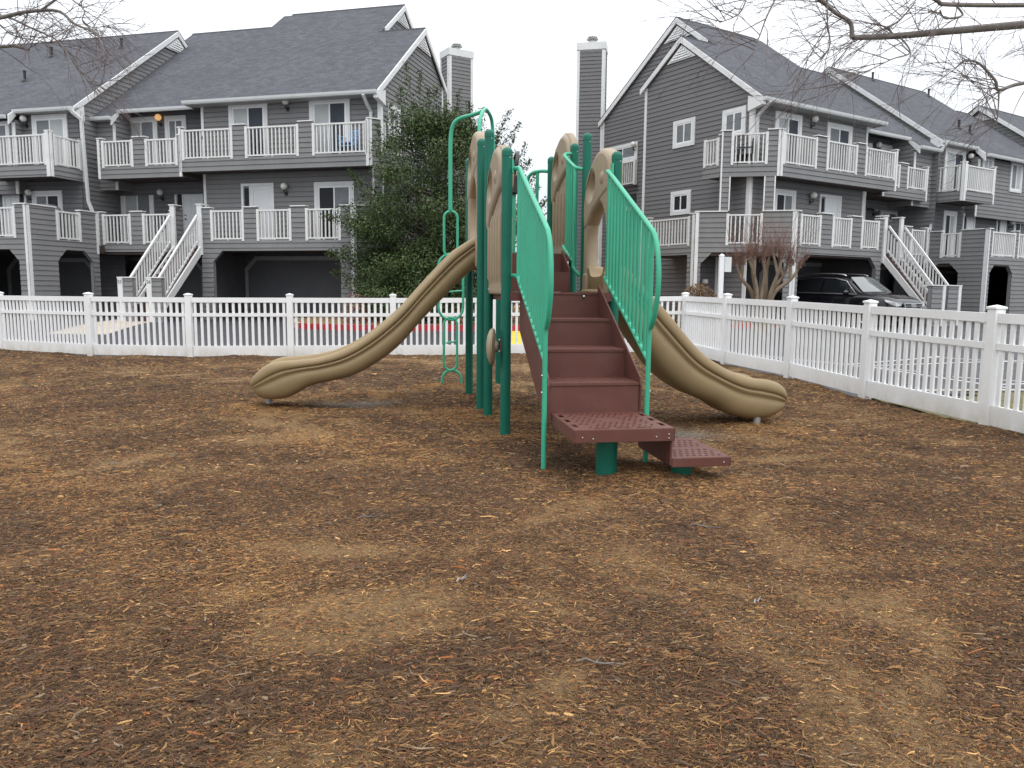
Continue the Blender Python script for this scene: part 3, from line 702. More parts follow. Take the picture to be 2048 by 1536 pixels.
# slides
def slide(Tc, Bc, vc, hw, sgn):
    n = 6; T = spline([(a, b, 0) for a, b in Tc], n); B = spline([(a, b, 0) for a, b in Bc], n); m = len(T)
    sec = [(0, 1.0), (-.4, 1.0), (-.62, .985), (-.78, .93), (-.88, .84), (-.94, .72), (-.965, .60), (-.955, .52), (-.935, .465), (-.935, .43), (-.965, .39), (-1.0, .36), (-1.01, .325), (-1.0, .302), (-.962, .292), (-.958, .274), (-1.005, .258), (-1.035, .22), (-1.045, .15), (-1.015, .065), (-.96, .018), (-.885, .0), (-.81, .012), (-.76, .05), (-.735, .11), (-.70, .20), (-.64, .30), (-.54, .375), (-.38, .41), (0, .42)]
    flat = [(0, 1.0), (-.4, 1.0), (-.62, .985), (-.78, .93), (-.88, .84), (-.94, .72), (-.975, .60), (-.985, .52), (-.99, .465), (-.995, .43), (-1.0, .39), (-1.005, .36), (-1.01, .325), (-1.012, .302), (-1.014, .292), (-1.016, .274), (-1.02, .258), (-1.03, .22), (-1.035, .15), (-1.0, .065), (-.95, .018), (-.885, .0), (-.79, .0), (-.72, .01), (-.66, .02), (-.6, .03), (-.54, .04), (-.46, .045), (-.34, .05), (0, .05)]
    mirror = lambda q: q + [(-a, b) for a, b in q[::-1][1:-1]]
    full = mirror(sec); fl = mirror(flat); k = len(full); mb = MB(PG); V = []
    for i in range(m):
        t = i / (m - 1); t0 = T[i]; b0 = B[i]
        e = max(0, (t - .80) / .20); shr = 1 - .42 * e ** 2.6
        ee = max(0, (t - .84) / .16) ** 1.5
        for (a, q), (a2, q2) in zip(full, fl):
            a += (a2 - a) * ee; q += (q2 - q) * ee
            p = t0.lerp(b0, q); V.append((p.x, vc + a * hw * shr, p.y))
    F = []
    for i in range(m - 1):
        for j in range(k): F.append((i * k + j, i * k + (j + 1) % k, (i + 1) * k + (j + 1) % k, (i + 1) * k + j))
    F += [list(range(k)), [(m - 1) * k + j for j in range(k)]]
    mb.add(V, F); o = mb.build('slide', 'tan_plastic', play, True, angle=50); return o
LT = [(.02, 1.84), (-.08, 1.825), (-.18, 1.765), (-.31, 1.668), (-.60, 1.361), (-.865, 1.07), (-1.18, .805), (-1.45, .645), (-1.70, .562), (-1.95, .530), (-2.14, .515), (-2.27, .465), (-2.385, .36), (-2.44, .275)]
LB = [(.02, 1.58), (-.04, 1.532), (-.145, 1.434), (-.333, 1.247), (-.60, .974), (-.866, .676), (-1.105, .49), (-1.36, .35), (-1.60, .29), (-1.80, .245), (-1.95, .165), (-2.07, .112), (-2.25, .10), (-2.38, .14), (-2.435, .238)]
sl = slide(LT, LB, 2.07, .325, -1)
mb = MB(PG); mb.lathe([(.035, -.1), (.035, .16)], (-2.29, 2.2, 0), 14); mb.build('support_leg', 'galvanised', sl, True)
RT = [(.93, 1.50), (1.02, 1.515), (1.14, 1.475), (1.352, 1.275), (1.549, 1.074), (1.852, .745), (2.106, .575), (2.36, .483), (2.56, .455), (2.692, .405), (2.76, .32), (2.785, .24)]
RB = [(.93, 1.28), (.98, 1.21), (1.147, 1.019), (1.32, .778), (1.52, .523), (1.77, .338), (2.06, .216), (2.2, .128), (2.38, .072), (2.58, .070), (2.72, .125), (2.775, .19)]
sr = slide(RT, RB, .52, .325, 1)
mb = MB(PG); mb.lathe([(.035, -.1), (.035, .14)], (2.5, .3, 0), 14); mb.build('support_leg', 'galvanised', sr, True)
for o_ in (sl, sr):
    mb = MB(PG); s_ = -.02 if o_ is sl else .94; vc = 2.07 if o_ is sl else .52; zz = ZD2 if o_ is sl else ZD1
    mb.box((s_ - .08, vc - .30, zz - .10), (s_ + .08, vc + .30, zz + .03)); mb.build('entry_lip', 'tan_plastic', o_, True, bevel=.02)

# spinning disc toy on the near left post
mb = MB(PG); dsc = empty('disc_toy', PG((-.09, .05, .80))); dsc.parent = play; dsc.location = PG((-.09, .05, .80)) - Vector(play.location)
mb = MB(); c0 = PG((-.115, .02, .795)); ax = (PS * .97 - PV * .26).normalized(); side = Vector((-ax.y, ax.x, 0))
V = []; prof = [(.0, -.045), (.06, -.044), (.10, -.036), (.135, -.02), (.152, 0), (.145, .016), (.11, .022), (.05, .03), (.035, .05), (0, .052)]; nn = 28
for r_, h_ in prof: V += [c0 + ax * h_ + (side * math.cos(2 * math.pi * k / nn) + Vector((0, 0, 1)) * math.sin(2 * math.pi * k / nn) * 1.06) * max(r_, .0015) for k in range(nn)]
mb.add(V, [(i * nn + k, i * nn + (k + 1) % nn, (i + 1) * nn + (k + 1) % nn, (i + 1) * nn + k) for i in range(len(prof) - 1) for k in range(nn)])
bpy.data.objects.remove(dsc)
dsc = mb.build('disc_toy', 'tan_panel', play, True)
mb = MB(PG); mb.tube([(-.07, .02, .795), (-.03, .0, .81)], .012, 8); mb.box((-.055, -.02, .745), (-.04, .02, .865)); mb.build('bracket', 'stair_wood', dsc)
mb = MB(PG); [mb.ball((-.056, -.012, z), .010, 8, 6) for z in (.755, .853)]; mb.build('bolt', 'steel', dsc, True)

# black steering wheel at the back of the upper deck
whl = MB(PG); cs, cv, cz = .475, 2.5, 2.70
whl.tube([(cs + .09 * math.sin(R(20 * k)) * .35, cv + .15 * math.cos(R(20 * k)), cz + .15 * math.sin(R(20 * k))) for k in range(19)], .022, 10)
whl.tube([(cs, cv - .14, cz), (cs, cv + .14, cz)], .016, 8); w_ = whl.build('steering_wheel', 'black_plastic', play, True)
mb = MB(PG); mb.box((cs - .05, cv - .06, cz - .32), (cs + .04, cv + .06, cz - .10)); mb.build('hub_box', 'black_plastic', w_, True, bevel=.02)
mb = MB(PG); mb.box((cs - .02, cv - .02, ZD2), (cs + .02, cv + .02, cz - .30)); mb.build('stand', 'rail_green', w_)
# rear hand holds
for q in ([(.90, 2.53, 2.66), (.80, 2.60, 2.67), (.70, 2.66, 2.64), (.665, 2.70, 2.52), (.66, 2.72, 2.2), (.66, 2.72, 1.68)], [(.775, 2.62, 2.66), (.775, 2.64, 2.3), (.775, 2.64, 1.68)], [(.44, 2.62, 2.45), (.44, 2.62, 1.67)]):
    tubeobj('hand_hold', q, .02, 'rail_green' if len(q) != 2 else 'fresh_green', smooth=4)
# climbing pole of loops
pl_ = tubeobj('loop_climber', [(-.165, 3.68, 2.30), (-.165, 3.68, 2.9), (-.16, 3.68, 3.22), (-.125, 3.65, 3.38), (-.04, 3.6, 3.445), (.08, 3.45, 3.455), (.19, 3.3, 3.47)], .026, n=14)
def loop(cs_, zb, zt, w, r=.017):
    h = w / 2; q = [(cs_ + h * math.cos(R(a)), 3.68, zb + h + h * math.sin(R(a))) for a in range(180, 361, 20)] + [(cs_ + h * math.cos(R(a)), 3.68, zt - h + h * math.sin(R(a))) for a in range(0, 181, 20)]
    mb = MB(PG); mb.tube(q + [q[0], q[1]], r, 10); mb.build('loop', 'rail_green', pl_, True)
loop(-.16, 1.70, 2.29, .175); loop(-.16, .88, 1.74, .325); loop(-.165, .21, .91, .175)
mb = MB(PG); mb.tube([(-.15 - .127 * math.cos(R(a)), 3.68, .085 + .127 * math.sin(R(a))) for a in range(0, 181, 15)], .018, 10); mb.tube([(-.277, 3.68, .09), (-.277, 3.68, -.1)], .018, 10); mb.tube([(-.023, 3.68, .09), (-.023, 3.68, -.1)], .018, 10); mb.build('loop', 'rail_green', pl_, True)
for z, a, b in ((.585, -.225, -.09), (1.25, -.30, -.01)):
    mb = MB(PG); mb.tube([(a, 3.68, z - .012), (b, 3.68, z + .012)], .012, 8); mb.build('foot_bar', 'rail_green', pl_, True)
tubeobj('arch_handle', [(.085, 2.62, 1.75), (.085, 2.65, 2.7), (.088, 2.68, 3.05), (.11, 2.78, 3.27), (.19, 3.05, 3.44), (.26, 3.28, 3.48), (.335, 3.45, 3.42), (.365, 3.52, 3.25), (.38, 3.56, 3.0), (.44, 3.66, 1.6)], .022, n=14)

# ------------------------------------------------------------------ townhouses: u along the row, w into the building, z up
class House:
    def __init__(s, O, ang, right):
        s.O = Vector(O); a = R(ang)
        if right: s.U = Vector((math.sin(a), math.cos(a), 0)); s.W = Vector((-math.cos(a), math.sin(a), 0))
        else: s.U = Vector((-math.cos(a), math.sin(a), 0)); s.W = Vector((math.sin(a), math.cos(a), 0))
        s.right = right
    def T(s, p): return s.O + s.U * p[0] + s.W * p[1] + Vector((0, 0, p[2]))
BH = .16
class Plane:
    """a wall plane in a house: s runs along it, o is how far in front of it"""
    def __init__(s, h, u0, w0, du, dw, nu, nw): s.h = h; s.a = (u0, w0, du, dw, nu, nw)
    def __call__(s, t, z, o=0):
        u0, w0, du, dw, nu, nw = s.a
        return s.h.T((u0 + du * t + nu * o, w0 + dw * t + nw * o, z))
def front(h, w): return Plane(h, 0, w, 1, 0, 0, -1)          # s = u
def side(h, u, d=-1): return Plane(h, u, 0, 0, 1, d, 0)       # s = w
def cham(h, u0, w0): r = math.sqrt(.5); return Plane(h, u0, w0, -r, r, -r, -r)
def clip(poly, z, keep_above):
    out = []; n = len(poly)
    for i in range(n):
        a, b = poly[i], poly[(i + 1) % n]; ia = (a[1] >= z) == keep_above; ib = (b[1] >= z) == keep_above
        if ia: out.append(a)
        if ia != ib: t = (z - a[1]) / (b[1] - a[1]); out.append((a[0] + (b[0] - a[0]) * t, z))
    return out
def rects(s0, s1, z0, z1, holes):
    xs = sorted({s0, s1} | {min(max(v, s0), s1) for h in holes for v in h[:2]}); zs = sorted({z0, z1} | {min(max(v, z0), z1) for h in holes for v in h[2:4]})
    out = []
    for a, b in zip(xs, xs[1:]):
        run = None
        for c, d in zip(zs, zs[1:]):
            m = ((a + b) / 2, (c + d) / 2); inside = any(h[0] < m[0] < h[1] and h[2] < m[1] < h[3] for h in holes)
            if inside:
                if run: out.append((a, b) + run); run = None
            else: run = (run[0], d) if run else (c, d)
        if run: out.append((a, b) + run)
    return [[(a, c), (b, c), (b, d), (a, d)] for a, b, c, d in out]
def arch(s0, s1, zt, c):   # the two corner pieces of a chamfered opening
    return [[(s0, zt - c), (s0 + c, zt), (s0, zt)], [(s1, zt - c), (s1, zt), (s1 - c, zt)]]
def lap(name, P, polys, mat, parent, thick=.0, gap=.010, lapd=.015):
    """lap siding: every board a tilted strip with an open shadow gap under its butt edge"""
    mb = MB(); zmin = 0
    for poly in polys:
        zs = [p[1] for p in poly]; k0 = math.floor(min(zs) / BH); k1 = math.ceil(max(zs) / BH)
        for k in range(k0, k1):
            q = clip(clip(poly, k * BH + gap, True), (k + 1) * BH, False)
            if len(q) >= 3: mb.poly([P(a, z, .006 + lapd * ((k + 1) * BH - z) / BH) for a, z in q])
            e = [p for p in q if abs(p[1] - (k * BH + gap)) < 1e-4]
            if len(e) >= 2:
                a, b = min(e), max(e); mb.poly([P(a[0], a[1], .026), P(b[0], b[1], .026), P(b[0], b[1], -.02), P(a[0], a[1], -.02)])
        mb.poly([P(a, z, -.02) for a, z in poly])
        if thick: mb.poly([P(a, z, -thick) for a, z in poly]); n = len(poly); [mb.poly([P(*poly[i], -.0), P(*poly[(i + 1) % n], -.0), P(*poly[(i + 1) % n], -thick), P(*poly[i], -thick)]) for i in range(n)]
    return mb.build(name, mat, parent, recalc=False)
def pbox(mb, P, s0, s1, z0, z1, o0, o1):
    mb.add([P(s0, z0, o0), P(s1, z0, o0), P(s1, z0, o1), P(s0, z0, o1), P(s0, z1, o0), P(s1, z1, o0), P(s1, z1, o1), P(s0, z1, o1)],
           [(3, 2, 1, 0), (4, 5, 6, 7), (0, 1, 5, 4), (1, 2, 6, 5), (2, 3, 7, 6), (3, 0, 4, 7)])
def one(name, P, args, mat, parent, **k):
    mb = MB()
    for a in args: pbox(mb, P, *a)
    return mb.build(name, mat, parent, **k)
def frame(P, s0, s1, z0, z1, wd, o0, o1, bottom=True):
    r = [(s0, s0 + wd, z0, z1, o0, o1), (s1 - wd, s1, z0, z1, o0, o1), (s0 + wd, s1 - wd, z1 - wd, z1, o0, o1 - .003)]
    if bottom: r.append((s0 + wd, s1 - wd, z0, z0 + wd, o0, o1 - .003))
    return r
def slider(P, s0, s1, z0, z1, parent, left='blind_white', right='curtain_blue', name='sliding_door', wd=.14):
    """trimmed two-leaf glass door or window; left/right are the blind, curtain or painted room darkness behind the panes"""
    f = one(name, P, frame(P, s0, s1, z0, z1, wd, .0, .055, name == 'window'), 'white_trim', parent)
    a, b = s0 + wd, s1 - wd; m = (a + b) / 2; zb = z0 + (wd if name == 'window' else 0); zt = z1 - wd
    sl = frame(P, a, m + .025, zb, zt, .05, .028, .044) + frame(P, m - .024, b, zb, zt, .05, .024, .0395)
    one('sash', P, sl, 'white_vinyl', f)
    for c0, c1, mt in ((a + .05, m - .025, left), (m + .026, b - .05, right)):
        one('curtain_or_dark_room', P, [(c0, c1, zb + .05, zt - .05, .0265, .0285)], mt, f)  # with interior_dark this flat sheet paints an unlit room, not a hanging
        one('pane', P, [(c0, c1, zb + .05, zt - .05, .0315, .0345)], 'glass', f)
    return f
def entry(P, s0, s1, z0, z1, parent, flip=False, storm=False):
    f = one('entry_door', P, frame(P, s0, s1, z0, z1, .09, 0, .055, False), 'white_trim', parent); a, b = s0 + .09, s1 - .09; zt = z1 - .09
    sw = .22; l0, l1 = (a, a + sw) if not flip else (b - sw, b); d0, d1 = (a + sw + .05, b) if not flip else (a, b - sw - .05)
    one('mullion', P, [(l1, l1 + .05, z0, zt, 0, .05)] if not flip else [(l0 - .05, l0, z0, zt, 0, .05)], 'white_trim', f)
    one('sidelight', P, [(l0 + .03, l1 - .03, z0 + .1, zt - .06, .02, .026)], 'interior_dark', f)
    leaf = one('leaf', P, [(d0, d1, z0, zt, .01, .03)], 'white_door', f)
    if storm: one('panel', P, frame(P, d0 + .0, d1 - .0, z0 + .02, zt - .02, .1, .0305, .042), 'white_door', f)
    else: one('panel', P, [(d0 + .12, (d0 + d1) / 2 - .05, z0 + 1.15, zt - .15, .0305, .036), ((d0 + d1) / 2 + .05, d1 - .12, z0 + 1.15, zt - .15, .0305, .036), (d0 + .12, (d0 + d1) / 2 - .05, z0 + .15, z0 + 1.0, .0305, .036), ((d0 + d1) / 2 + .05, d1 - .12, z0 + .15, z0 + 1.0, .0305, .036)], 'white_door', f)
    hx = d0 + .07 if not flip else d1 - .07
    mb = MB(); mb.ball(P(hx, z0 + 1.0, .06), .03, 8, 6); mb.ball(P(hx, z0 + 1.14, .045), .025, 8, 6); mb.build('handle', 'black_metal', leaf, True)
    return f
def rail(P, s0, s1, z0, z1, parent, o=.0):
    """white railing panel: two posts, rails, square balusters"""
    r = [(s0, s0 + .085, z0 - .03, z1 + .02, o - .1, o + .035), (s1 - .085, s1, z0 - .03, z1 + .02, o - .1, o + .035), (s0 + .085, s1 - .085, z1 - .05, z1, o - .06, o + .015), (s0 + .085, s1 - .085, z0 + .03, z0 + .075, o - .05, o + .005)]
    L = s1 - s0 - .17; n = max(2, round(L / .135))
    for k in range(n): c = s0 + .085 + L * (k + .5) / n; r.append((c - .019, c + .019, z0 + .075, z1 - .05, o - .041, o - .003))
    r.append(((s0 + s1) / 2 - .03, (s0 + s1) / 2 + .03, z0 - .02, z0 + .03, o - .04, o))
    return one('railing', P, r, 'white_rail', parent)
def cap(P, spans, z, parent, o0=-.16, o1=.05):
    for a, b in spans: one('cap_board', P, [(a - .03, b + .03, z, z + .035, o0, o1)], 'white_rail', parent)
def lamp(P, s, z, parent, lit=False):
    mb = MB(); c = P(s, z, .16)
    mb.tube([P(s, z - .22, 0), P(s, z - .22, .16), P(s, z - .12, .16)], .022, 8); pbox(mb, P, s - .05, s + .05, z - .30, z - .14, 0, .03)
    o = mb.build('wall_lamp', 'black_metal', parent)
    g = MB(); g.ball(c, .115, 16, 10); g.build('globe', 'lamp_lit' if lit else 'globe', o, True); return o
def trimv(P, s, z0, z1, parent, w=.10, o=.035): return one('corner_trim', P, [(s - w / 2, s + w / 2, z0, z1, -.0, o)], 'white_trim', parent)
def gutter(h, u0, u1, w, z, parent):
    mb = MB(h.T); mb.prism([(u0, w, z), (u0, w - .10, z + .01), (u0, w - .115, z + .07), (u0, w - .12, z + .12), (u0, w, z + .12)], (0, 0, 0)) if False else None
    pr = [(0, 0), (-.085, 0), (-.11, .05), (-.12, .12), (0, .12)]
    V = [(u0, w + a, z + b) for a, b in pr] + [(u1, w + a, z + b) for a, b in pr]; n = 5
    mb.add(V, [list(range(n)), list(range(n, 2 * n))] + [(i, (i + 1) % n, n + (i + 1) % n, n + i) for i in range(n)]); return mb.build('gutter', 'gutter_white', parent)
def pipe(h, pts, parent, r=.045): mb = MB(h.T); [mb.bar(a, b, r * 2, r * 1.7, (0, 1, 0.02)) for a, b in zip(pts, pts[1:])]; mb.build('downspout', 'gutter_white', parent)
def roof(h, spans, parent, name='roof', th=.09):
    """slabs: (u0, u1, w0, z0, w1, z1) rising from w0 to w1"""
    mb = MB(h.T); mb.uv = []
    for u0, u1, w0, z0, w1, z1 in spans:
        L = math.hypot(w1 - w0, z1 - z0); nz = (w1 - w0) / L * th; nw = -(z1 - z0) / L * th
        A = [(u0, w0, z0), (u1, w0, z0), (u1, w1, z1), (u0, w1, z1)]; B = [(u, w - nw, z - nz) for u, w, z in A]
        s0 = w0 / .8
        mb.add(A + B, [(0, 1, 2, 3), (7, 6, 5, 4), (0, 4, 5, 1), (1, 5, 6, 2), (2, 6, 7, 3), (3, 7, 4, 0)], [[(u0, s0), (u1, s0), (u1, s0 + L), (u0, s0 + L)]] + [[(0, 0)] * 4] * 5)
    return mb.build(name, 'shingles', parent, recalc=False)
def rake(h, u, pts, parent, d=-1, wd=.2, th=.05):
    """white barge boards along a gable: pts [(w, z)] of the roof edge"""
    mb = MB(h.T)
    for (w0, z0), (w1, z1) in zip(pts, pts[1:]): mb.prism([(u, w0, z0), (u, w1, z1), (u, w1, z1 - wd), (u, w0, z0 - wd)], (d * th, 0, 0))
    return mb.build('barge_board', 'white_trim', parent)
def vent(h, u, w, z, parent, slope, d=-1, size=.55):
    r = MB(h.T); A = [(w - size, z - size * slope), (w, z), (w + size, z - size * slope)]
    r.prism([(u, a, b) for a, b in A], (d * .03, 0, 0))
    for k in range(5):
        t = .15 + .16 * k; a = size * t; zz = z - size * slope * t
        r.prism([(u + d * .03, w - a + .05, zz), (u + d * .03, w + a - .05, zz), (u + d * .06, w + a - .05, zz - .06), (u + d * .06, w - a + .05, zz - .06)], (0, 0, .02))
    return r.build('gable_vent', 'white_trim', parent)
def vpipe(h, u, w, z, parent):
    mb = MB(h.T); mb.lathe([(.05, -.2), (.05, .32), (.06, .33), (.06, .38)], (u, w, z), 10); mb.lathe([(.14, -.12), (.12, .0), (.06, .06)], (u, w, z), 10); return mb.build('vent_pipe', 'black_metal', parent)
def parapet(P, s0, s1, zfl, ztop, notches, parent, mat='weathered_siding', opening=None, zbot=None, thick=.12, zr=None):
    """deck front: siding below, pilasters between the railings"""
    zb = zbot if zbot is not None else zfl - .28
    zn = (zr if zr is not None else zfl + .10)
    holes = [(a, b, zn, 99) for a, b in notches]; ext = []
    if opening: a, b, zt, c = opening; holes.append((a, b, -9, zt)); ext = arch(a, b, zt, c)
    polys = rects(s0, s1, zb, ztop, holes) + ext
    wl = lap('parapet', P, polys, mat, parent, thick)
    for a, b in notches: rail(P, a, b, zn, ztop - .08, parent)
    xs = [s0] + [v for n in sorted(notches) for v in n] + [s1]
    cap(P, [(xs[i], xs[i + 1]) for i in range(0, len(xs), 2) if xs[i + 1] - xs[i] > .03], ztop, parent)
    return wl
def slab(h, quad, z, parent, th=.26, name='deck_floor'):
    mb = MB(h.T); mb.prism([(u, w, z - th) for u, w in quad], (0, 0, th)); return mb.build(name, 'deck_wood', parent)
def block(h, u0, u1, w0, w1, z0, z1, name, mat, parent):
    mb = MB(h.T); mb.box((u0, w0, z0), (u1, w1, z1)); return mb.build(name, mat, parent)
def garage(h, u0, u1, w, zt, c, parent):
    P = front(h, w); d = one('garage_door', P, [(u0 + .14, u1 - .14, 0, zt - .14, .0, .02)] + [(u0 + .14, u1 - .14, z, z + .02, .02, .026) for z in (.55, 1.1, 1.65)], 'garage_door', parent)
    mb = MB(); t = .14
    o = [(u0, 0), (u0, zt - c), (u0 + c, zt), (u1 - c, zt), (u1, zt - c), (u1, 0)]; i = [(u0 + t, 0), (u0 + t, zt - c - t * .4), (u0 + c + t * .4, zt - t), (u1 - c - t * .4, zt - t), (u1 - t, zt - c - t * .4), (u1 - t, 0)]
    for k in range(5):
        q = [o[k], o[k + 1], i[k + 1], i[k]]
        mb.add([P(a, z, .03) for a, z in q] + [P(a, z, .06) for a, z in q], [(0, 1, 2, 3), (4, 5, 6, 7), (0, 1, 5, 4), (1, 2, 6, 5), (2, 3, 7, 6), (3, 0, 4, 7)])
    mb.build('door_trim', 'garage_trim', d); return d
def stairs(h, u0, u1, w0, w1, z0, z1, parent, bu0, bu1, n0, n1):
    st = empty('staircase', (0, 0, 0)); 
    mb = MB(h.T); n = 13
    for k in range(n):
        t0 = k / n; w = w0 + (w1 - w0) * t0; wn = w0 + (w1 - w0) * (k + 1) / n; z = z0 + (z1 - z0) * (k + 1) / n
        mb.box((u0 + .05, min(w, wn), z - .05), (u1 - .05, max(w, wn), z - .01)); mb.box((u0 + .05, wn - .01, z + .002 - .20), (u1 - .05, wn + .01, z - .055))
    bpy.data.objects.remove(st); st = mb.build('staircase', 'stair_wood', parent)
    for u, num in ((u0, n0), (u1, n1)):
        s = MB(h.T); a = (u, w0, z0); b = (u, w1, z1)
        s.prism([(u - .03, w0, z0 - .32), (u - .03, w0, z0 - .02), (u - .03, w1, z1 + .08), (u - .03, w1, z1 - .20)], (.06, 0, 0)); s.build('stringer', 'white_rail', st)
        r = MB(h.T); H_ = .93
        r.bar((u, w0 - .1, z0 + H_ + .05), (u, w1, z1 + H_ + .03), .07, .06); r.bar((u, w0 - .1, z0 + .16), (u, w1, z1 + .16), .05, .05)
        for k in range(1, 19):
            t = k / 19; w = w0 + (w1 - w0) * t; z = z0 + (z1 - z0) * t; r.bar((u, w, z + .17), (u, w, z + H_ + .02), .04, .04, (0, 1, 0))
        r.build('stair_railing', 'white_rail', st)
        # newel: siding-clad box with a white corner board carrying the number
        P = front(h, w1); s1 = -1
        nw = MB(h.T); nb = .40
        if not h.right: lo, hi = u - .42, u + .09
        else: lo, hi = u - .68, u + .10
        Pn = Plane(h, 0, w1 - .02, 1, 0, 0, -1)
        o = lap('newel', Pn, rects(lo, hi, .0, z1 + 1.36, []), 'weathered_siding', st, .13)
        cap(Pn, [(lo, hi)], z1 + 1.36, st)
        # far board stands on the outer side as seen from the play area
        one('corner_trim', Pn, [(hi - .16, hi + .01, .0, z1 + 1.359, .0, .045)], 'white_trim', st)
        if num: letters('house_number', num, .15, Pn(hi - .075, z1 + 1.24, .049), (-h.U if not h.right else h.U), (0, 0, 1), 'number_black', st)
    return st
def porch_ceiling(h, u0, u1, w0, w1, z, parent): block(h, u0, u1, w0, w1, z, z + .05, 'porch_ceiling', 'deck_wood', parent)

SL = .74
CG_, ID_ = 'curtain_grey', 'interior_dark'
def end_house(h, p, label):
    """corner townhouse: gabled end wall, taller rear gable with a chimney, two storeys of decks over a carport"""
    t = empty('townhouse', h.T((p['ue'] / 2, 3, 0)), label, 'townhouse', 'townhouses round the car park')
    uc, ue, w0, z0 = p['uc'], p['ue'], .75, p['z0']; zr = lambda w: z0 + SL * (w - w0)
    r1, r2, u2 = p['r1'], p['r2'], uc + 1.75
    sm = p['side']; F = front(h, 1.2)
    zl, zu = 2.72, 5.28
    # walls
    lap('front_wall', F, rects(uc, ue, 2.5, zr(1.2) - .12, []), 'weathered_siding', t)
    b1 = p['b1']; G = side(h, uc)
    zb = zr(r1) - .68 * (b1 - r1)
    lap('gable_wall', G, [[(1.2, 0), (b1, 0), (b1, zb - .08), (r1, zr(r1) - .1), (1.2, zr(1.2) - .1)]], sm, t)
    G2 = side(h, u2); b2 = p['b2']; zb2 = zr(r2) - .68 * (b2 - r2); wi = r1 + .35
    lap('rear_gable_wall', G2, [[(b1 - .2, 0), (b2, 0), (b2, zb2 - .1), (r2, zr(r2) - .1), (wi, zr(wi) - .1), (b1 - .2, zr(wi) - .8)]], sm, t)
    lap('return_wall', front(h, b1 + .02), rects(uc, u2, 0, zb - .1, []), sm, t)
    lap('party_wall', side(h, ue, 1), [[(.9, 6.2), (r2, zr(r2) - .3), (r2 + 2, zr(r2) - 1.8), (.9, 6.21)]], 'weathered_siding', t)
    block(h, uc + .05, ue - .02, 1.25, b1 - .05, 2.6, 7.2, 'core', 'interior_dark', t)
    trimv(F, uc + .04, 2.5, zr(1.2) - .25, t); trimv(G, 1.25, 0, zr(1.2) - .25, t, .14); trimv(G, b1 - .05, 0, zb - .12, t, .12)
    trimv(F, ue - .03, 2.5, zr(1.2) - .25, t); trimv(G2, b2 - .05, 0, zb2 - .1, t, .13)
    # roof
    ul, uf = uc - .09, ue + .38
    rf = roof(h, [(ul, uf, w0, z0, 1.9, zr(1.9)), (ul, ue + p['over'], 1.9, zr(1.9), r1, zr(r1)), (u2 - .09, ue + p['over'], r1, zr(r1), r2, zr(r2))], t)
    roof(h, [(ul, u2, b1 + .18, zb - .13, r1, zr(r1)), (u2 - .09, ue, b2 + .18, zb2 - .13, r2, zr(r2))], t)
    # sloping end where the tall part comes down to the next roof
    rake(h, ul, [(w0, z0), (r1, zr(r1)), (b1 + .18, zb - .13)], t); rake(h, u2 - .09, [(r1 + .4, zr(r1 + .4)), (r2, zr(r2)), (b2 + .18, zb2 - .13)], t)
    vent(h, uc - .04, r1, zr(r1) - .27, t, SL, -1, .7); vent(h, u2 - .04, r2, zr(r2) - .27, t, SL, -1, .7)
    block(h, ul, uf, w0 + .01, 1.2, z0 - .13, z0 - .09, 'eave_soffit', 'soffit', t)
    mbx = MB(h.T); mbx.prism([(ul - .045, w0 - .02, z0 - .08), (ul - .045, w0 - .02, z0 - .24), (ul - .045, 1.32, z0 - .36), (ul - .045, 1.32, z0 + .12)], (.16, 0, 0)); mbx.build('eave_return', 'white_trim', t)
    gutter(h, ul, uf, w0 - .0, z0 - .13, t)
    # doors and windows
    for d in p['sliders']: slider(F, *d[:4], t, *d[4:])
    entry(F, *p['entry'], t, flip=p['eflip'], storm=True); 
    for q in p['lamps']: lamp(F, *q, t)
    for q in p['side_windows']: slider(G, *q[:4], t, q[4], q[5], name='window', wd=.13)
    slider(G2, 8.6, 10.45, 6.68, 7.42, t, CG_, ID_, name='window', wd=.13)
    lap('rear_parapet', G2, rects(8.5, 10.5, 5.35, 5.68, []), sm, t, .1); one('recess_shade_panel', G2, [(8.6, 10.42, 3.95, 5.33, .027, .034)], 'interior_dark', t)  # flat near-black panel paints the recess's shade; no opening is cut
    rail(G2, 8.58, 10.45, 5.70, 6.66, t, .13); lamp(G2, 8.72, 7.30, t); lamp(G2, 8.9, 4.7, t)
    # lower deck and carport
    D = front(h, 0); P0 = p['low']
    parapet(D, P0['s0'], P0['s1'], zl, 3.87, P0['n'], t, opening=P0['open'], zbot=.0, zr=2.82)
    trimv(D, .0, .0, 3.86, t, .10)
    CH_ = cham(h, 0, 0); cl = p['cham']
    parapet(CH_, 0, cl, zl, 3.87, [(1.02, 2.16)], t, p['cmat'], opening=(.3, 2.93, 2.56, .36), zbot=0, zr=2.82)
    trimv(CH_, .06, 0, 3.86, t, .1); trimv(CH_, cl - .06, 0, 3.86, t, .11)
    r = math.sqrt(.5); cu, cw = -cl * r, cl * r
    slab(h, [(P0['s1'], 0.05), (-.02, .05), (cu + .05, cw), (cu + .05, cw + 2.4), (uc - .06, cw + 2.4), (uc - .06, 1.2), (P0['s1'], 1.2)], zl, t)
    E_ = side(h, cu)
    parapet(E_, cw, cw + 2.45, zl, 3.82, [(cw + .22, cw + 2.2)], t, p['cmat'], opening=(cw + .3, cw + 2.4, 2.5, .02), zbot=0, zr=2.82)
    trimv(E_, cw + .06, 0, 3.8, t, .1)
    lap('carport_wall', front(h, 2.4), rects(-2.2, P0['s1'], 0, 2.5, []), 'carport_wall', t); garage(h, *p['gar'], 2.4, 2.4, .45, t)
    block(h, P0['s1'] - .06, P0['s1'], .06, 2.4, 0, 2.46, 'carport_side', 'carport_wall', t)
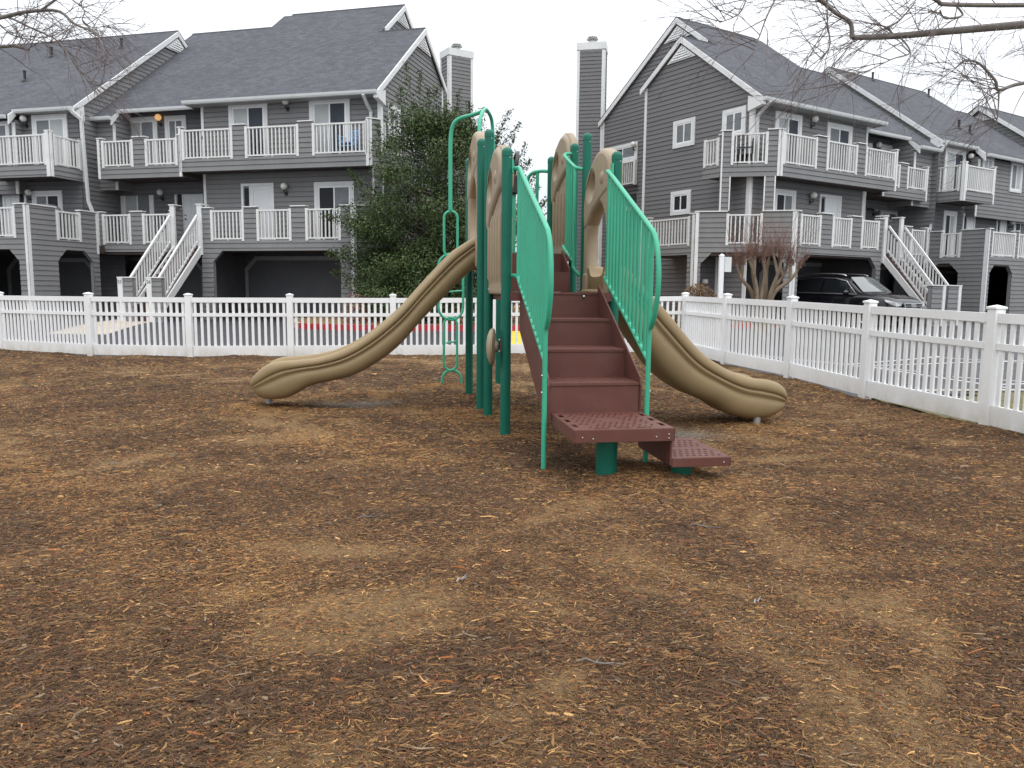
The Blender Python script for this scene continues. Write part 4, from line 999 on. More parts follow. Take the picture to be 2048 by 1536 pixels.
    mb = MB(h.T); mb.box((-.9, 2.34, 0), (-.8, 2.39, 2.46)); mb.box((-1.02, 2.34, 0), (-.94, 2.39, 2.46)); mb.build('downspout', 'gutter_white', t)
    m_ = MB(h.T); m_.lathe([(.11, 0), (.12, .05), (.11, .14)], (-1.62, 2.28, 1.55), 14); m_.box((-1.78, 2.24, .95), (-1.5, 2.38, 1.35)); m_.build('utility_meter', 'garage_trim', t)
    # upper deck
    dz = p.get('dz', 0); zu += dz
    U = front(h, .4); q = p['up']; k = .57
    parapet(U, -.40, q['s1'], zu, 6.42 + dz, q['n'], t, zbot=4.98 + dz, zr=5.38 + dz)
    CU = cham(h, 0, 0)
    parapet(CU, .57, 2.42, zu, 6.42 + dz, [(.96, 2.10)], t, p['cmat'], zbot=4.98 + dz, zr=5.38 + dz)
    trimv(U, q['s1'] - .05, 4.98 + dz, 6.41 + dz, t, .09); trimv(U, -.36, 4.98 + dz, 6.41 + dz, t, .10); trimv(CU, .62, 4.98 + dz, 6.41 + dz, t, .08); trimv(CU, 2.38, 3.9, 6.41 + dz, t, .05)
    eu, ew = -2.42 * r, 2.42 * r
    E2 = side(h, eu); parapet(E2, ew, ew + .75, zu, 6.30 + dz, [(ew + .06, ew + .72)], t, p['cmat'], zbot=4.98 + dz, zr=5.38 + dz)
    slab(h, [(q['s1'], .45), (-.38, .45), (eu + .05, ew), (eu + .05, ew + .72), (uc - .06, ew + .72), (uc - .06, 1.2), (q['s1'], 1.2)], zu, t, .28)
    for a, b in ((.70, 1.02), (2.10, 2.42)):
        lap('pillar', CU, rects(a, b, 3.9, 4.98 + dz, []), p['cmat'], t, .14); trimv(CU, a if a > 1 else b, 3.9, 4.98 + dz, t, .04)
    trimv(CU, .70, 3.9, 4.98 + dz, t, .04)
    # chimney, set cornerwise
    cx, cw_, cz = p['chim']; a = Plane(h, cx, cw_, -r, r, -r, -r); b = Plane(h, cx, cw_, r, r, r, -r)
    cwid, cdep = 1.2, .85
    lap('chimney', a, rects(0, cwid, 0, cz, []), sm, t, .1)
    ch = lap('chimney', b, rects(0, cdep, 0, cz, []), sm, t, .1)
    for pl_, L in ((a, cwid), (b, cdep)):
        trimv(pl_, .06, 0, cz, ch, .12); trimv(pl_, L - .06, 0, cz, ch, .12); one('chimney_cap', pl_, [(-.03, L + .03, cz + .04, cz + .345, -.06, .05)], 'white_trim', ch)
    mb = MB(); o = h.T((cx, cw_, 0)); d1 = (h.W - h.U).normalized(); d2 = (h.U + h.W).normalized()
    A = [o, o + d1 * cwid, o + d1 * cwid + d2 * cdep, o + d2 * cdep]
    mb.prism([v + Vector((0, 0, cz - .1)) for v in A], (0, 0, .44)); mb.build('chimney_top', 'white_trim', ch)
    cc = o + d1 * cwid * .5 + d2 * cdep * .5
    mb = MB(); mb.lathe([(.16, cz + .34), (.16, cz + .5), (.12, cz + .5), (.12, cz + .56), (.26, cz + .57), (.26, cz + .6), (.12, cz + .61), (.12, cz + .64), (.22, cz + .65), (.2, cz + .69)], (cc.x, cc.y, 0), 16); mb.build('flue_cap', 'galvanised', ch)
    return t

def mid_house(h, p, label):
    """set-back middle townhouse with a balcony cut into the roof slope"""
    a, b = p['a'], p['b']; t = empty('townhouse', h.T(((a + b) / 2, 4, 0)), label, 'townhouse', 'townhouses round the car park')
    w0, z0 = .75, p['z0']; zr = lambda w: z0 + SL * (w - w0); r3 = p['r3']; we = p['we']; wn = p['wn']; n0, n1 = p['n0'], p['n1']
    fw = p['fw']; ra = p['ra']; rf = roof(h, [(n1, b + .15, we, zr(we), wn, zr(wn)), (ra, b + .15, wn, zr(wn), r3, zr(r3))], t)
    roof(h, [(ra, b + .15, r3 + 4, zr(r3) - 2.7, r3, zr(r3))], t)
    gutter(h, n0 - .05, n1 + .05, wn, zr(wn) - .13, t)
    for g0, g1 in ((n1, b + .1),): gutter(h, g0, g1, we, zr(we) - .13, t); block(h, g0, g1, we + .01, we + .35, zr(we) - .14, zr(we) - .1, 'eave_soffit', 'soffit', t)
    ws = we + .25; wd = p['wd']; zu = p['zu']; zl = 2.65
    for g0, g1 in ((n1 + .05, b + .1),): lap('front_wall', front(h, ws), rects(g0, g1, 4.7, zr(we) - .1, []), 'weathered_siding', t)
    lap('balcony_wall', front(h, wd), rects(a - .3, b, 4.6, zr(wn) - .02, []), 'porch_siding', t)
    for s_, d in ((n1 + .05, -1),):
        lap('balcony_side', side(h, s_, d), [[(ws, 4.7), (wd, 4.7), (wd, zr(wd) - .1), (ws, zr(ws) - .1)]], 'weathered_siding', t)
        mbx = MB(h.T); mbx.prism([(s_ + d * .0, we, zr(we) - .02), (s_, we, zr(we) - .3), (s_, wn, zr(wn) - .16), (s_, wn, zr(wn) - .02)], (d * .06, 0, 0)); mbx.build('barge_board', 'white_trim', t)
        trimv(front(h, ws), s_ - d * .06, 4.7, zr(we) - .2, t, .11)
    W1 = front(h, wd)
    for d in p['sliders']: slider(W1, *d[:4], t, *d[4:])
    for q in p['lamps']: lamp(W1, q[0], q[1], t, len(q) > 2)
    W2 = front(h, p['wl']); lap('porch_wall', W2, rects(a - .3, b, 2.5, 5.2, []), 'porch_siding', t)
    for d in p['lsliders']: slider(W2, *d[:4], t, *d[4:])
    if p.get('entry'): entry(W2, *p['entry'], t, flip=p['eflip'])
    for q in p['llamps']: lamp(W2, *q, t)
    lap('porch_side', side(h, b - .02, -1), rects(fw, p['wl'], 2.5, 7.0, []), 'weathered_siding', t)
    trimv(front(h, 1.6), p['tr'], 2.6, 5.1, t, .1, .06)
    D = front(h, fw); L = p['low']
    slab(h, [(p['stair'][0], .05), (p['stair'][1] + .02, .05), (p['stair'][1] + .03, fw + .03), (b + .05, fw + .03), (b + .05, p['wl']), (p['stair'][0] - .1, p['wl'])], zl, t)
    parapet(D, L['s0'], L['s1'], zl, 3.84, L['n'], t, zbot=2.48, zr=2.76)
    trimv(D, L['s1'] - .04, 2.5, 3.83, t, .09)
    slab(h, [(p['ua'], fw + .05), (p['ub'], fw + .05), (p['ub'], wd), (p['ua'], wd)], zu, t)
    parapet(front(h, fw), p['ua'], p['ub'], zu, zu + p['uh'], p['un'], t, zbot=zu - .30, zr=zu + .1)
    trimv(front(h, fw), p['ub'] - .03, zu - .3, zu + p['uh'] - .01, t, .09); trimv(front(h, fw), p['ua'] + .03, zu - .3, zu + p['uh'] - .01, t, .09)
    B = side(h, p['ub'] + .0, 1); lap('balcony_end', B, rects(fw + .02, wd, zu - .3, zu + p['uh'], []), 'weathered_siding', t, .1)
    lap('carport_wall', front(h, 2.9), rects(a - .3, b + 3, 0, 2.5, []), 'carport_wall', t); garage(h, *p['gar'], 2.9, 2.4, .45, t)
    for g in p['piers']: block(h, g - .05, g + .05, 1.9, 2.0, 0, 2.45, 'carport_post', 'garage_trim', t)
    block(h, a, b, 3.0, 7, 0, 6.4, 'core', 'interior_dark', t)
    stairs(h, *p['stair'], -.06, p.get('sw', -2.5), zl, .18, t, 0, 0, *p['nums'])
    for u in p['stair']:
        sgn = 1
        one('corner_trim', front(h, 0), [(u - .085, u + .085, zl - .3, 3.98, -.02, .06)], 'white_trim', t); cap(front(h, 0), [(u - .09, u + .09)], 3.98, t, -.3, .08)
        lap('stair_cheek', side(h, u, -1), rects(.02, fw + .1 if u == p['stair'][1] else .4, zl - .2, 3.95, []), 'weathered_siding', t, .1)
    return t

def wing_house(h, p, label):
    """townhouse standing forward of its neighbour, with a long exposed strip of gable over the lower roof"""
    a, b = p['a'], p['b']; t = empty('townhouse', h.T(((a + b) / 2, 4, 0)), label, 'townhouse', 'townhouses round the car park')
    w0, z0 = p['w0'], p['z0']; bd = p['bd']; zr = lambda w: z0 + SL * (w - w0); r = p['r']; we = w0 - .02
    roof(h, [(a - .08, p['br'] + .02, we, zr(we), w0 + 1.1, zr(w0 + 1.1)), (p['br'], b, we - bd, zr(we - bd), w0 + 1.1, zr(w0 + 1.1)), (a - .08, p['rb'], w0 + 1.1, zr(w0 + 1.1), r, zr(r)), (p['rb'], b + .2, w0 + 1.1, zr(w0 + 1.1), r - 1.6, zr(r - 1.6))], t)
    roof(h, [(a - .08, p['rb'], r + 3, zr(r) - 2.1, r, zr(r)), (p['rb'], b + .2, r + 1.4, zr(r - 1.6) - 2.1, r - 1.6, zr(r - 1.6))], t)
    rake(h, a - .08, [(we, zr(we)), (r, zr(r)), (r + 1.6, zr(r) - 1.15)], t); vent(h, a - .05, r, zr(r) - .26, t, SL, -1, .75)
    G = side(h, a); lap('gable_wall', G, [[(w0 + .3, 2.5), (r + 2.5, 2.5), (r + 2.5, zr(r) - 1.9), (r, zr(r) - .1), (w0 + .3, zr(w0 + .3) - .1)]], 'weathered_siding', t)
    mbx = MB(h.T); mbx.prism([(a - .13, we - .03, zr(we) - .08), (a - .13, we - .03, zr(we) - .24), (a - .13, w0 + .42, zr(we) - .42), (a - .13, w0 + .42, zr(we) + .1)], (.13, 0, 0)); mbx.build('eave_return', 'white_trim', t)
    trimv(G, w0 + .36, 4.9, zr(we) - .3, t, .12)
    gutter(h, a - .1, p['br'], we, zr(we) - .13, t); gutter(h, p['br'] + .05, b, we - bd, zr(we - bd) - .13, t)
    block(h, a - .1, p['br'], we + .01, we + .33, zr(we) - .14, zr(we) - .1, 'eave_soffit', 'soffit', t)
    ww = w0 + .28; F = front(h, ww); zu = p['zu']; zl = p['zl']
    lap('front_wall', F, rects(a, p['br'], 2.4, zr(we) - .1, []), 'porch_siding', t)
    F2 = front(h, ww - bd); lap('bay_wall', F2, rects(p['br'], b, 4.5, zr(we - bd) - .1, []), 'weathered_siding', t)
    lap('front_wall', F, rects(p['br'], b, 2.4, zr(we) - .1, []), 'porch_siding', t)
    lap('bay_side', side(h, p['br'], -1), rects(ww - bd, ww, 4.5, zr(we - bd) - .1, []), 'weathered_siding', t); trimv(F2, p['br'] + .06, 4.5, zr(we - bd) - .2, t, .13)
    mbx = MB(h.T); s_ = p['br']; mbx.prism([(s_, we - bd, zr(we - bd) - .0), (s_, we - bd, zr(we - bd) - .32), (s_, we, zr(we) - .2), (s_, we, zr(we))], (-.06, 0, 0)); mbx.build('barge_board', 'white_trim', t)
    for d in p['sliders']: slider(F, *d[:4], t, *d[4:])
    for d in p['windows']: slider(F2, *d[:4], t, d[4], d[5], name='window', wd=.1)
    for d in p['ldoors']: slider(F, *d[:4], t, *d[4:])
    for d in p['entries']: entry(F, *d, t, flip=False)
    for q in p['lamps']: lamp(F, *q, t)
    block(h, a + .06, b, ww + .06, 5, 2.5, zr(we) - .7, 'core', 'interior_dark', t)
    # upper balcony
    ub, wb = p['ub'], p['wb']; Bf = front(h, wb)
    slab(h, [(a, wb + .03), (ub, wb + .03), (ub, ww), (a, ww)], zu, t)
    parapet(Bf, a - .02, ub, zu, zu + 1.16, [(a + .12, ub - .1)], t, zbot=zu - .3, zr=zu + .1); trimv(Bf, a + .05, zu - .3, zu + 1.2, t, .13, .045); trimv(Bf, ub - .05, zu - .3, zu + 1.16, t, .09)
    Bs = side(h, a - .03); parapet(Bs, wb, ww, zu, zu + 1.16, [(wb + .12, ww - .02)], t, zbot=zu - .3, zr=zu + .1); trimv(Bs, wb + .03, zu - .3, zu + 1.2, t, .08, .045)
    # lower deck, carried on a carport
    la, lw = p['la'], p['lw']; Ls = side(h, la); Lf = front(h, lw)
    slab(h, [(la + .05, lw + .03), (b, lw + .03), (b, ww), (la + .05, ww)], zl, t)
    parapet(Ls, lw, p['le'], zl, zl + 1.1, [p['sn']], t, opening=p['so'], zbot=0, zr=zl + .1)
    parapet(Lf, la - .02, b, zl, zl + 1.1, p['fn'], t, opening=p['fo'], zbot=0, zr=zl + .1)
    trimv(Ls, lw + .05, 0, zl + 1.09, t, .11); trimv(Lf, la + .03, 0, zl + 1.09, t, .08); trimv(Ls, p['le'] - .05, zl - .3, zl + 1.09, t, .08)
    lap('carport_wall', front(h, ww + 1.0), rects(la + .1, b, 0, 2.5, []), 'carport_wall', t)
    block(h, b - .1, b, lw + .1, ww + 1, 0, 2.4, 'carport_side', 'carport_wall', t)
    garage(h, *p['gar'], ww + 1.0, 2.3, .4, t)
    for q in p['pipes']: vpipe(h, q[0], q[1], zr(q[1]), t)
    pipe(h, p['down'], t)
    return t

HL = House((-5.054, 24.8, 0), 14.5, False); HR = House((9.056, 25.3, 0), 57, True)
BW, BB, CG, CU_, ID = 'blind_white', 'curtain_blue', 'curtain_grey', 'curtain_blue', 'interior_dark'
end_house(HL, dict(uc=-.45, ue=6.17, dz=.15, z0=7.52, r1=5.0, r2=7.35, b1=7.1, b2=11.2, over=.35, side='weathered_siding', cmat='weathered_siding',
    sliders=[(3.62, 5.1, 5.28, 7.46, BB, BW), (.61, 2.07, 5.28, 7.46, BB, BW), (.5, 1.95, 2.72, 4.78, CG, ID)], entry=(3.46, 4.71, 2.72, 4.8), eflip=True,
    lamps=[(2.87, 7.40), (3.0, 4.66)], side_windows=[(1.75, 2.75, 6.3, 7.35, CG, CG)], low=dict(s0=0, s1=5.5, n=[(.40, 1.64), (2.14, 3.40), (3.87, 5.12)], open=(.43, 5.07, 2.48, .36)),
    cham=3.14, gar=(1.0, 5.46), up=dict(s1=6.52, n=[(-.36, 1.56), (2.04, 4.0), (4.46, 6.40)]), chim=(.75, 11.35, 11.6)),
    'weathered grey end townhouse beside the evergreen tree, blue chairs on its balcony')
mid_house(HL, dict(a=6.4, b=10.8, ra=6.53, fw=.4, z0=7.09, r3=7.35, we=.9, wn=1.3, n0=6.6, n1=9.6, wd=1.9, wl=2.0, zu=5.28, uh=1.05, tr=6.33,
    sliders=[(8.51, 9.89, 5.28, 7.35, CG, BW), (7.3, 8.19, 5.28, 7.34, CG, CG)], lamps=[(8.36, 7.28, True)], lsliders=[(8.88, 10.3, 2.72, 4.8, CG, BW)], entry=(6.79, 7.98, 2.72, 4.78), eflip=True, llamps=[(8.5, 4.68)],
    low=dict(s0=6.66, s1=9.97, n=[(6.98, 8.1), (8.57, 9.75)]), ua=6.45, ub=9.78, un=[(6.58, 7.86), (8.34, 9.62)], gar=(7.5, 11.4), piers=[12.2, 11.7], stair=(5.52, 6.56), nums=('56', '55')),
    'recessed grey townhouse at left with orange lit balcony lamp and front steps')
wing_house(HL, dict(a=10.45, b=25, bd=.3, le=-.02, w0=.04, z0=7.39, r=5.65, br=12.85, rb=24, zu=5.2, zl=2.68, sliders=[(10.9, 12.4, 5.2, 7.22, BW, CG)], windows=[(13.1, 14.3, 5.3, 7.0, CG, BW)],
    ldoors=[(11.3, 12.6, 2.68, 4.62, ID, CG)], entries=[(12.85, 13.9, 2.68, 4.66)], lamps=[(12.64, 7.10), (12.62, 4.56)], ub=13.4, wb=-1.0, la=9.6, lw=-2.9,
    sn=(-1.79, -.77), so=(-1.78, -.3, 2.46, .36), fn=[(10.0, 11.4), (11.9, 13.3)], fo=(9.95, 13.2, 2.4, .36), gar=(11, 15), pipes=[(15.2, 4.2), (14.55, 2.2), (12.1, 4.5)],
    down=[(10.45, -.1, 7.3), (10.15, .12, 6.95), (10.12, .2, 4.2), (9.95, .25, 3.7)]), 'grey townhouse at far left edge under bare branches, covered grill on its deck')

end_house(HR, dict(uc=-.85, ue=5.35, z0=7.43, r1=4.45, r2=6.5, b1=6.3, b2=10.9, over=.3, side='new_siding', cmat='weathered_siding',
    sliders=[(.2, 1.57, 5.28, 7.21, BW, BB), (2.96, 4.4, 5.28, 7.19, CG, BB), (.3, 1.45, 2.72, 4.72, ID, CG)], entry=(2.75, 4.0, 2.72, 4.72), eflip=False,
    lamps=[(2.1, 7.16), (2.25, 4.62)], side_windows=[(3.7, 4.75, 6.38, 7.33, CG, CG), (1.46, 2.45, 6.38, 7.29, CG, CG), (3.78, 4.76, 4.02, 4.86, ID, ID)],
    low=dict(s0=0, s1=4.78, n=[(.2, 1.27), (1.87, 2.95), (3.5, 4.55)], open=(.2, 4.5, 2.52, .36)),
    cham=3.14, gar=(1.2, 5.2), up=dict(s1=6.05, n=[(-.31, 1.40), (1.92, 3.62), (4.10, 5.92)]), chim=(.95, 10.95, 11.62)),
    'tall dark grey gabled end townhouse with chimney, black SUV parked under it')
mid_house(HR, dict(a=5.65, b=9.9, ra=5.66, fw=1.0, z0=6.77, r3=6.4, we=1.0, wn=1.5, n0=5.7, n1=8.5, wd=2.2, wl=2.6, zu=5.18, uh=.99, tr=6.0,
    sliders=[(7.78, 9.0, 5.18, 7.1, BW, BW), (6.1, 7.2, 5.18, 7.05, BW, CG)], lamps=[(7.45, 7.02)], lsliders=[(8.65, 9.96, 2.72, 4.72, BW, CG), (7.0, 7.65, 2.72, 4.7, CG, CG)], eflip=False, llamps=[(8.2, 4.66)],
    low=dict(s0=6.0, s1=9.47, n=[(8.3, 9.24)]), ua=6.2, ub=9.16, un=[(6.4, 7.25), (7.74, 9.05)], gar=(7.2, 10.5), piers=[], stair=(4.9, 5.9), sw=-2.2, nums=('', '')),
    'recessed grey townhouse at right behind the long white stair rail')
wing_house(HR, dict(a=10.15, b=19.2, w0=1.05, z0=7.35, bd=.4, r=6.35, br=12.75, rb=18.0, zu=5.2, zl=2.6, sliders=[(10.86, 12.43, 5.2, 7.18, BW, BB)], windows=[(15.45, 16.5, 5.72, 7.0, CG, BW), (13.05, 13.95, 5.5, 6.98, BW, BW)],
    ldoors=[(11.1, 12.1, 2.6, 4.68, ID, BW), (17.0, 18.2, 2.6, 4.66, ID, CG)], entries=[(12.6, 13.6, 2.6, 4.66), (15.44, 16.3, 2.6, 4.62)], lamps=[(12.62, 6.98), (16.6, 4.5)], ub=12.5, wb=.1, la=9.5, lw=-1.3, le=1.0,
    sn=(-.32, .46), so=(-.29, .85, 2.46, .36), fn=[(9.75, 11.52), (11.75, 13.2), (13.6, 15)], fo=(9.75, 11.48, 2.38, .3), gar=(11.8, 15.3), pipes=[(13.0, 6.1), (17.4, 5.9), (14.2, 2.6), (14.55, 2.3)],
    down=[(10.25, .93, 7.22), (9.98, 1.1, 6.8), (9.96, 1.12, 4.15), (9.78, 1.1, 3.78)]), 'grey townhouse right of the stair with corner balcony and carport arch')
# last house of the right-hand row: only its gable strip and roof rise beyond the neighbour's
t = empty('townhouse', HR.T((21, 4, 0)), 'distant grey townhouse at the far right edge, only its roof slope showing', 'townhouse', 'townhouses round the car park')
zr = lambda w: 7.2 + SL * w
roof(HR, [(19.3, 27, .3, zr(.3), 4.4, zr(4.4)), (19.3, 27, 8.4, zr(4.4) - 2.6, 4.4, zr(4.4))], t); rake(HR, 19.3, [(.3, zr(.3)), (4.4, zr(4.4)), (6.4, zr(4.4) - 1.4)], t); vent(HR, 19.48, 4.4, zr(4.4) - .3, t, SL)
lap('gable_wall', side(HR, 19.5), [[(.7, 0), (7, 0), (7, zr(4.4) - 2.2), (4.4, zr(4.4) - .1), (.7, zr(.7) - .1)]], 'weathered_siding', t)
lap('front_wall', front(HR, .7), rects(19.5, 27, 0, zr(.7) - .1, []), 'weathered_siding', t); slider(front(HR, .7), 20.6, 21.8, 5.0, 6.6, t, CG, BW, name='window')
pipe(HR, [(-.7, .66, 7.3), (-.72, .95, 7.05), (-.72, 1.12, 6.9), (-.72, 1.12, 5.3)], next(o for o in bpy.data.objects if o.get('label', '').startswith('tall dark grey gabled')))
pipe(HL, [(-.1, .66, 7.38), (-.12, .95, 7.1), (-.15, 1.12, 6.95), (-.15, 1.12, 5.3)], next(o for o in bpy.data.objects if o.get('label', '').startswith('weathered grey end')))

# ------------------------------------------------------------------ vegetation
def leaf_mesh(name, P, Nn, size, mat, parent, asp=.5, rare=.05):
    """many small folded leaves: P positions, Nn facing directions"""
    n = len(P); Nn = Nn / np.linalg.norm(Nn, axis=1, keepdims=True)
    r = nr.normal(size=(n, 3)); X = np.cross(Nn, r); X /= np.linalg.norm(X, axis=1, keepdims=True); Y = np.cross(Nn, X)
    sz = (size * (.65 + .7 * nr.random(n)))[:, None]
    a = P - X * sz * .5; b = P + X * sz * .5; c = P + Y * sz * asp * .5 + Nn * sz * .1; d = P - Y * sz * asp * .5 + Nn * sz * .1
    V = np.stack([a, c, b, d], 1).reshape(-1, 3); F = np.arange(n * 4).reshape(n, 4)
    F = np.concatenate([F[:, [0, 1, 2]], F[:, [0, 2, 3]]], 0)
    me = bpy.data.meshes.new(name)
    if parent is not None: V = V - np.array(parent.location)
    me.vertices.add(len(V)); me.vertices.foreach_set('co', V.astype(np.float32).ravel()); me.loops.add(F.size); me.loops.foreach_set('vertex_index', F.astype(np.int32).ravel())
    me.polygons.add(len(F)); me.polygons.foreach_set('loop_start', np.arange(0, F.size, 3, dtype=np.int32)); me.polygons.foreach_set('loop_total', np.full(len(F), 3, np.int32))
    me.update(calc_edges=True); me.materials.append(MAT[mat])
    ca = me.color_attributes.new('leaf', 'FLOAT_COLOR', 'POINT'); col = np.stack([nr.random(n) ** 1.6, nr.random(n), np.zeros(n), np.ones(n)], 1)
    ca.data.foreach_set('color', np.repeat(col, 4, 0).astype(np.float32).ravel())
    o = bpy.data.objects.new(name, me); C.objects.link(o)
    if parent is not None: o.parent = parent
    return o
HC = Vector((-2.35, 23.9, .3))
hol = empty('evergreen_tree', HC, 'dense dark evergreen holly tree between the left townhouse and the playground', 'tree')
tm = MB(); 
tm.tube(spline([HC + Vector((0, 0, -.2)), HC + Vector((.05, .05, 1.2)), HC + Vector((-.05, .1, 3)), HC + Vector((.1, 0, 5)), HC + Vector((.1, 0, 6.3))], 4), [.16, .16, .15, .15, .14, .13, .12, .12, .11, .10, .09, .08, .07, .06, .05, .04, .03], 10)
clump = []
def hw_(z):  # half width of the crown at height z above the bed
    pts = [(0, 2.35), (.8, 2.5), (2, 2.6), (3.3, 2.55), (4.3, 2.25), (5.1, 1.7), (5.8, 1.05), (6.4, .4)]
    for (a, b), (c, d) in zip(pts, pts[1:]):
        if a <= z <= c: return b + (d - b) * (z - a) / (c - a)
    return .2
for i in range(260):
    z = rng.uniform(.15, 6.0) if i % 3 else rng.uniform(.1, 3.6); a = rng.uniform(0, 2 * math.pi); q = hw_(z); rr = q * math.sqrt(rng.uniform(.04, 1.0)) * rng.uniform(.82, 1.05)
    p = HC + Vector((rr * math.cos(a), rr * math.sin(a) * .8, z)); clump.append((p, rng.uniform(.32, .66)))
    st = HC + Vector((.03, .03, max(.2, z - rr * .45)))
    tm.tube([st, st.lerp(p, .5) + Vector((0, 0, -.08)), p], [.03, .02, .008], 5)
LP, LN = [], []
for p, r_ in clump:
    n = int(480 * (r_ / .5) ** 2); d = nr.normal(size=(n, 3)); d /= np.linalg.norm(d, axis=1, keepdims=True)
    rad = r_ * (.35 + .75 * nr.random((n, 1)) ** .6); pos = np.array(p) + d * rad * np.array([1.1, 1.0, .72])
    LP.append(pos); LN.append(d + nr.normal(size=(n, 3)) * .6 + np.array([0, 0, .5]))
# thin shoots standing out of the outline
SH = [((-.15, 5.2), (.0, 7.05)), ((.45, 5.0), (.72, 6.85)), ((.9, 4.6), (1.45, 6.25)), ((1.3, 4.3), (2.55, 6.05)), ((1.9, 3.9), (2.9, 4.95)), ((2.2, 3.0), (3.1, 4.1)), ((-.9, 5.0), (-1.0, 6.9)), ((-.55, 5.2), (-.45, 7.4)), ((-1.6, 4.4), (-1.75, 5.9)), ((-2.4, 2.9), (-3.4, 3.15)), ((-2.6, 1.9), (-3.25, 2.05)), ((-2.5, 1.2), (-3.2, 1.5)), ((.2, 5.4), (.35, 6.5)), ((2.4, 1.6), (3.05, 2.6)), ((1.6, 4.6), (1.9, 5.6)), ((-1.9, 3.7), (-2.6, 4.5)), ((2.0, 3.2), (3.25, 3.6)), ((-.2, 5.6), (-.75, 6.6)), ((-.7, 5.4), (-.9, 7.7)), ((-1.2, 5.0), (-1.35, 6.5)), ((-.3, 5.6), (-.2, 6.9)), ((2.2, 2.6), (3.3, 3.3)), ((2.3, 2.2), (3.45, 2.6)), ((2.3, 1.8), (3.4, 1.9)), ((2.3, 1.2), (3.3, 1.3)), ((2.2, .8), (3.25, .9)), ((2.3, 2.9), (3.0, 4.5)), ((2.1, 3.4), (2.7, 5.3)), ((1.9, 3.8), (2.35, 5.6)), ((1.5, 4.5), (2.2, 6.4)), ((2.4, 2.4), (3.5, 3.9)), ((2.4, 1.5), (3.55, 2.3)), ((1.2, 5.0), (1.0, 6.5)), ((2.3, .5), (3.1, .5)), ((2.5, 1.0), (3.5, 1.6))]
for (x0, z0_), (x1, z1_) in SH:
    a = HC + Vector((x0, rng.uniform(-.4, .4), z0_)); b = HC + Vector((x1, rng.uniform(-.5, .5), z1_)); m = a.lerp(b, .5) + Vector((rng.uniform(-.08, .08), 0, rng.uniform(-.05, .1)))
    q = spline([a, m, b], 5); tm.tube(q, [.016 - .0011 * k for k in range(len(q))], 5)
    n = 300; t = nr.random(n) ** .8; A = np.array(a); B = np.array(b)
    pos = A + (B - A) * t[:, None] + nr.normal(size=(n, 3)) * (.17 * (1.15 - t))[:, None] + nr.normal(size=(n, 3)) * .035
    LP.append(pos); LN.append(nr.normal(size=(n, 3)) + np.array([0, 0, .4]))
tm.build('trunk', 'holly_bark', hol, True)
leaf_mesh('crown', np.concatenate(LP), np.concatenate(LN), .075, 'holly_leaf', hol)

def small_shrub(name, c, rx, rz, n, size, mat, label, group=None, stems=14):
    c = Vector(c); t = empty(name, c, label, 'shrub', group); mb = MB()
    for k in range(stems):
        a = rng.uniform(0, 6.28); e = c + Vector((math.cos(a) * rx * rng.uniform(.3, .9), math.sin(a) * rx * rng.uniform(.3, .9), rz * rng.uniform(.6, 1)))
        mb.tube([c, c.lerp(e, .5) + Vector((0, 0, .06)), e], [.012, .008, .003], 4)
    mb.build('stems', 'holly_bark', t)
    d = nr.normal(size=(n, 3)); d /= np.linalg.norm(d, axis=1, keepdims=True); d[:, 2] = np.abs(d[:, 2]); rad = .74 + .3 * nr.random((n, 1))
    pos = np.array(c) + d * rad * np.array([rx, rx * .8, rz]); leaf_mesh('foliage', pos, d + nr.normal(size=(n, 3)) * .7, size, mat, t); return t
small_shrub('shrub', (-4.45, 22.1, .2), .42, .95, 420, .10, 'red_leaf', 'small shrub with reddish pink leaves in the bed behind the left slide')
small_shrub('shrub', (-2.7, 21.95, .2), .35, .8, 260, .09, 'brown_leaf', 'brown dried shrub beside the evergreen, behind the fence left of the loop climber')
small_shrub('shrub', (-1.25, 21.9, .2), .7, .55, 900, .09, 'brown_leaf', 'low brown dried shrub behind the red kerb, behind the loop climber')
small_shrub('shrub', (-.05, 22.3, .2), .55, .5, 700, .09, 'brown_leaf', 'low brown dried shrub behind the red kerb, right of the green posts')
hd = small_shrub('hedge', (4.66, 19.6, 0), .72, 1.44, 16000, .05, 'brown_leaf', 'rounded brown winter hedge showing over the fence corner beside the white post', stems=40)

# pollarded crape myrtle
XC = Vector((6.95, 21.6, .1)); cm = empty('crape_myrtle', XC, 'bare pollarded crape myrtle with many trunks and thin reddish shoots', 'tree')
tk = MB(); sh = MB(); knobs = []
for bx, tx, ty, tz, kink in ((-.28, -.72, .1, 2.02, -.08), (-.22, -.50, -.2, 2.18, .04), (-.16, -.28, .25, 2.3, -.05), (-.1, -.1, -.15, 2.1, .06), (.08, .16, .2, 2.3, -.04), (.13, .36, -.2, 2.25, .04), (.18, .62, .1, 2.12, .08), (.2, .84, -.15, 1.98, .1), (.02, .05, .3, 2.36, .03)):
    a = XC + Vector((bx * .75, ty * .4, 0)); k_ = XC + Vector((bx, ty * .5, 1.05)); b = XC + Vector((tx * 1.05, ty, tz - .12)); q = spline([a, k_, k_.lerp(b, .55) + Vector((kink, 0, .04)), b], 5)
    tk.tube(q, [.078 - .0032 * k for k in range(len(q))], 9); knobs.append(b); tk.ball(b, (.055, .055, .045), 8, 6)
    if abs(tx) > .3:
        c = b + Vector((-.2 * (1 if tx > 0 else -1), .1, .06)); tk.tube([q[10], q[10].lerp(c, .6), c], [.05, .04, .035], 7); knobs.append(c); tk.ball(c, .05, 8, 6)
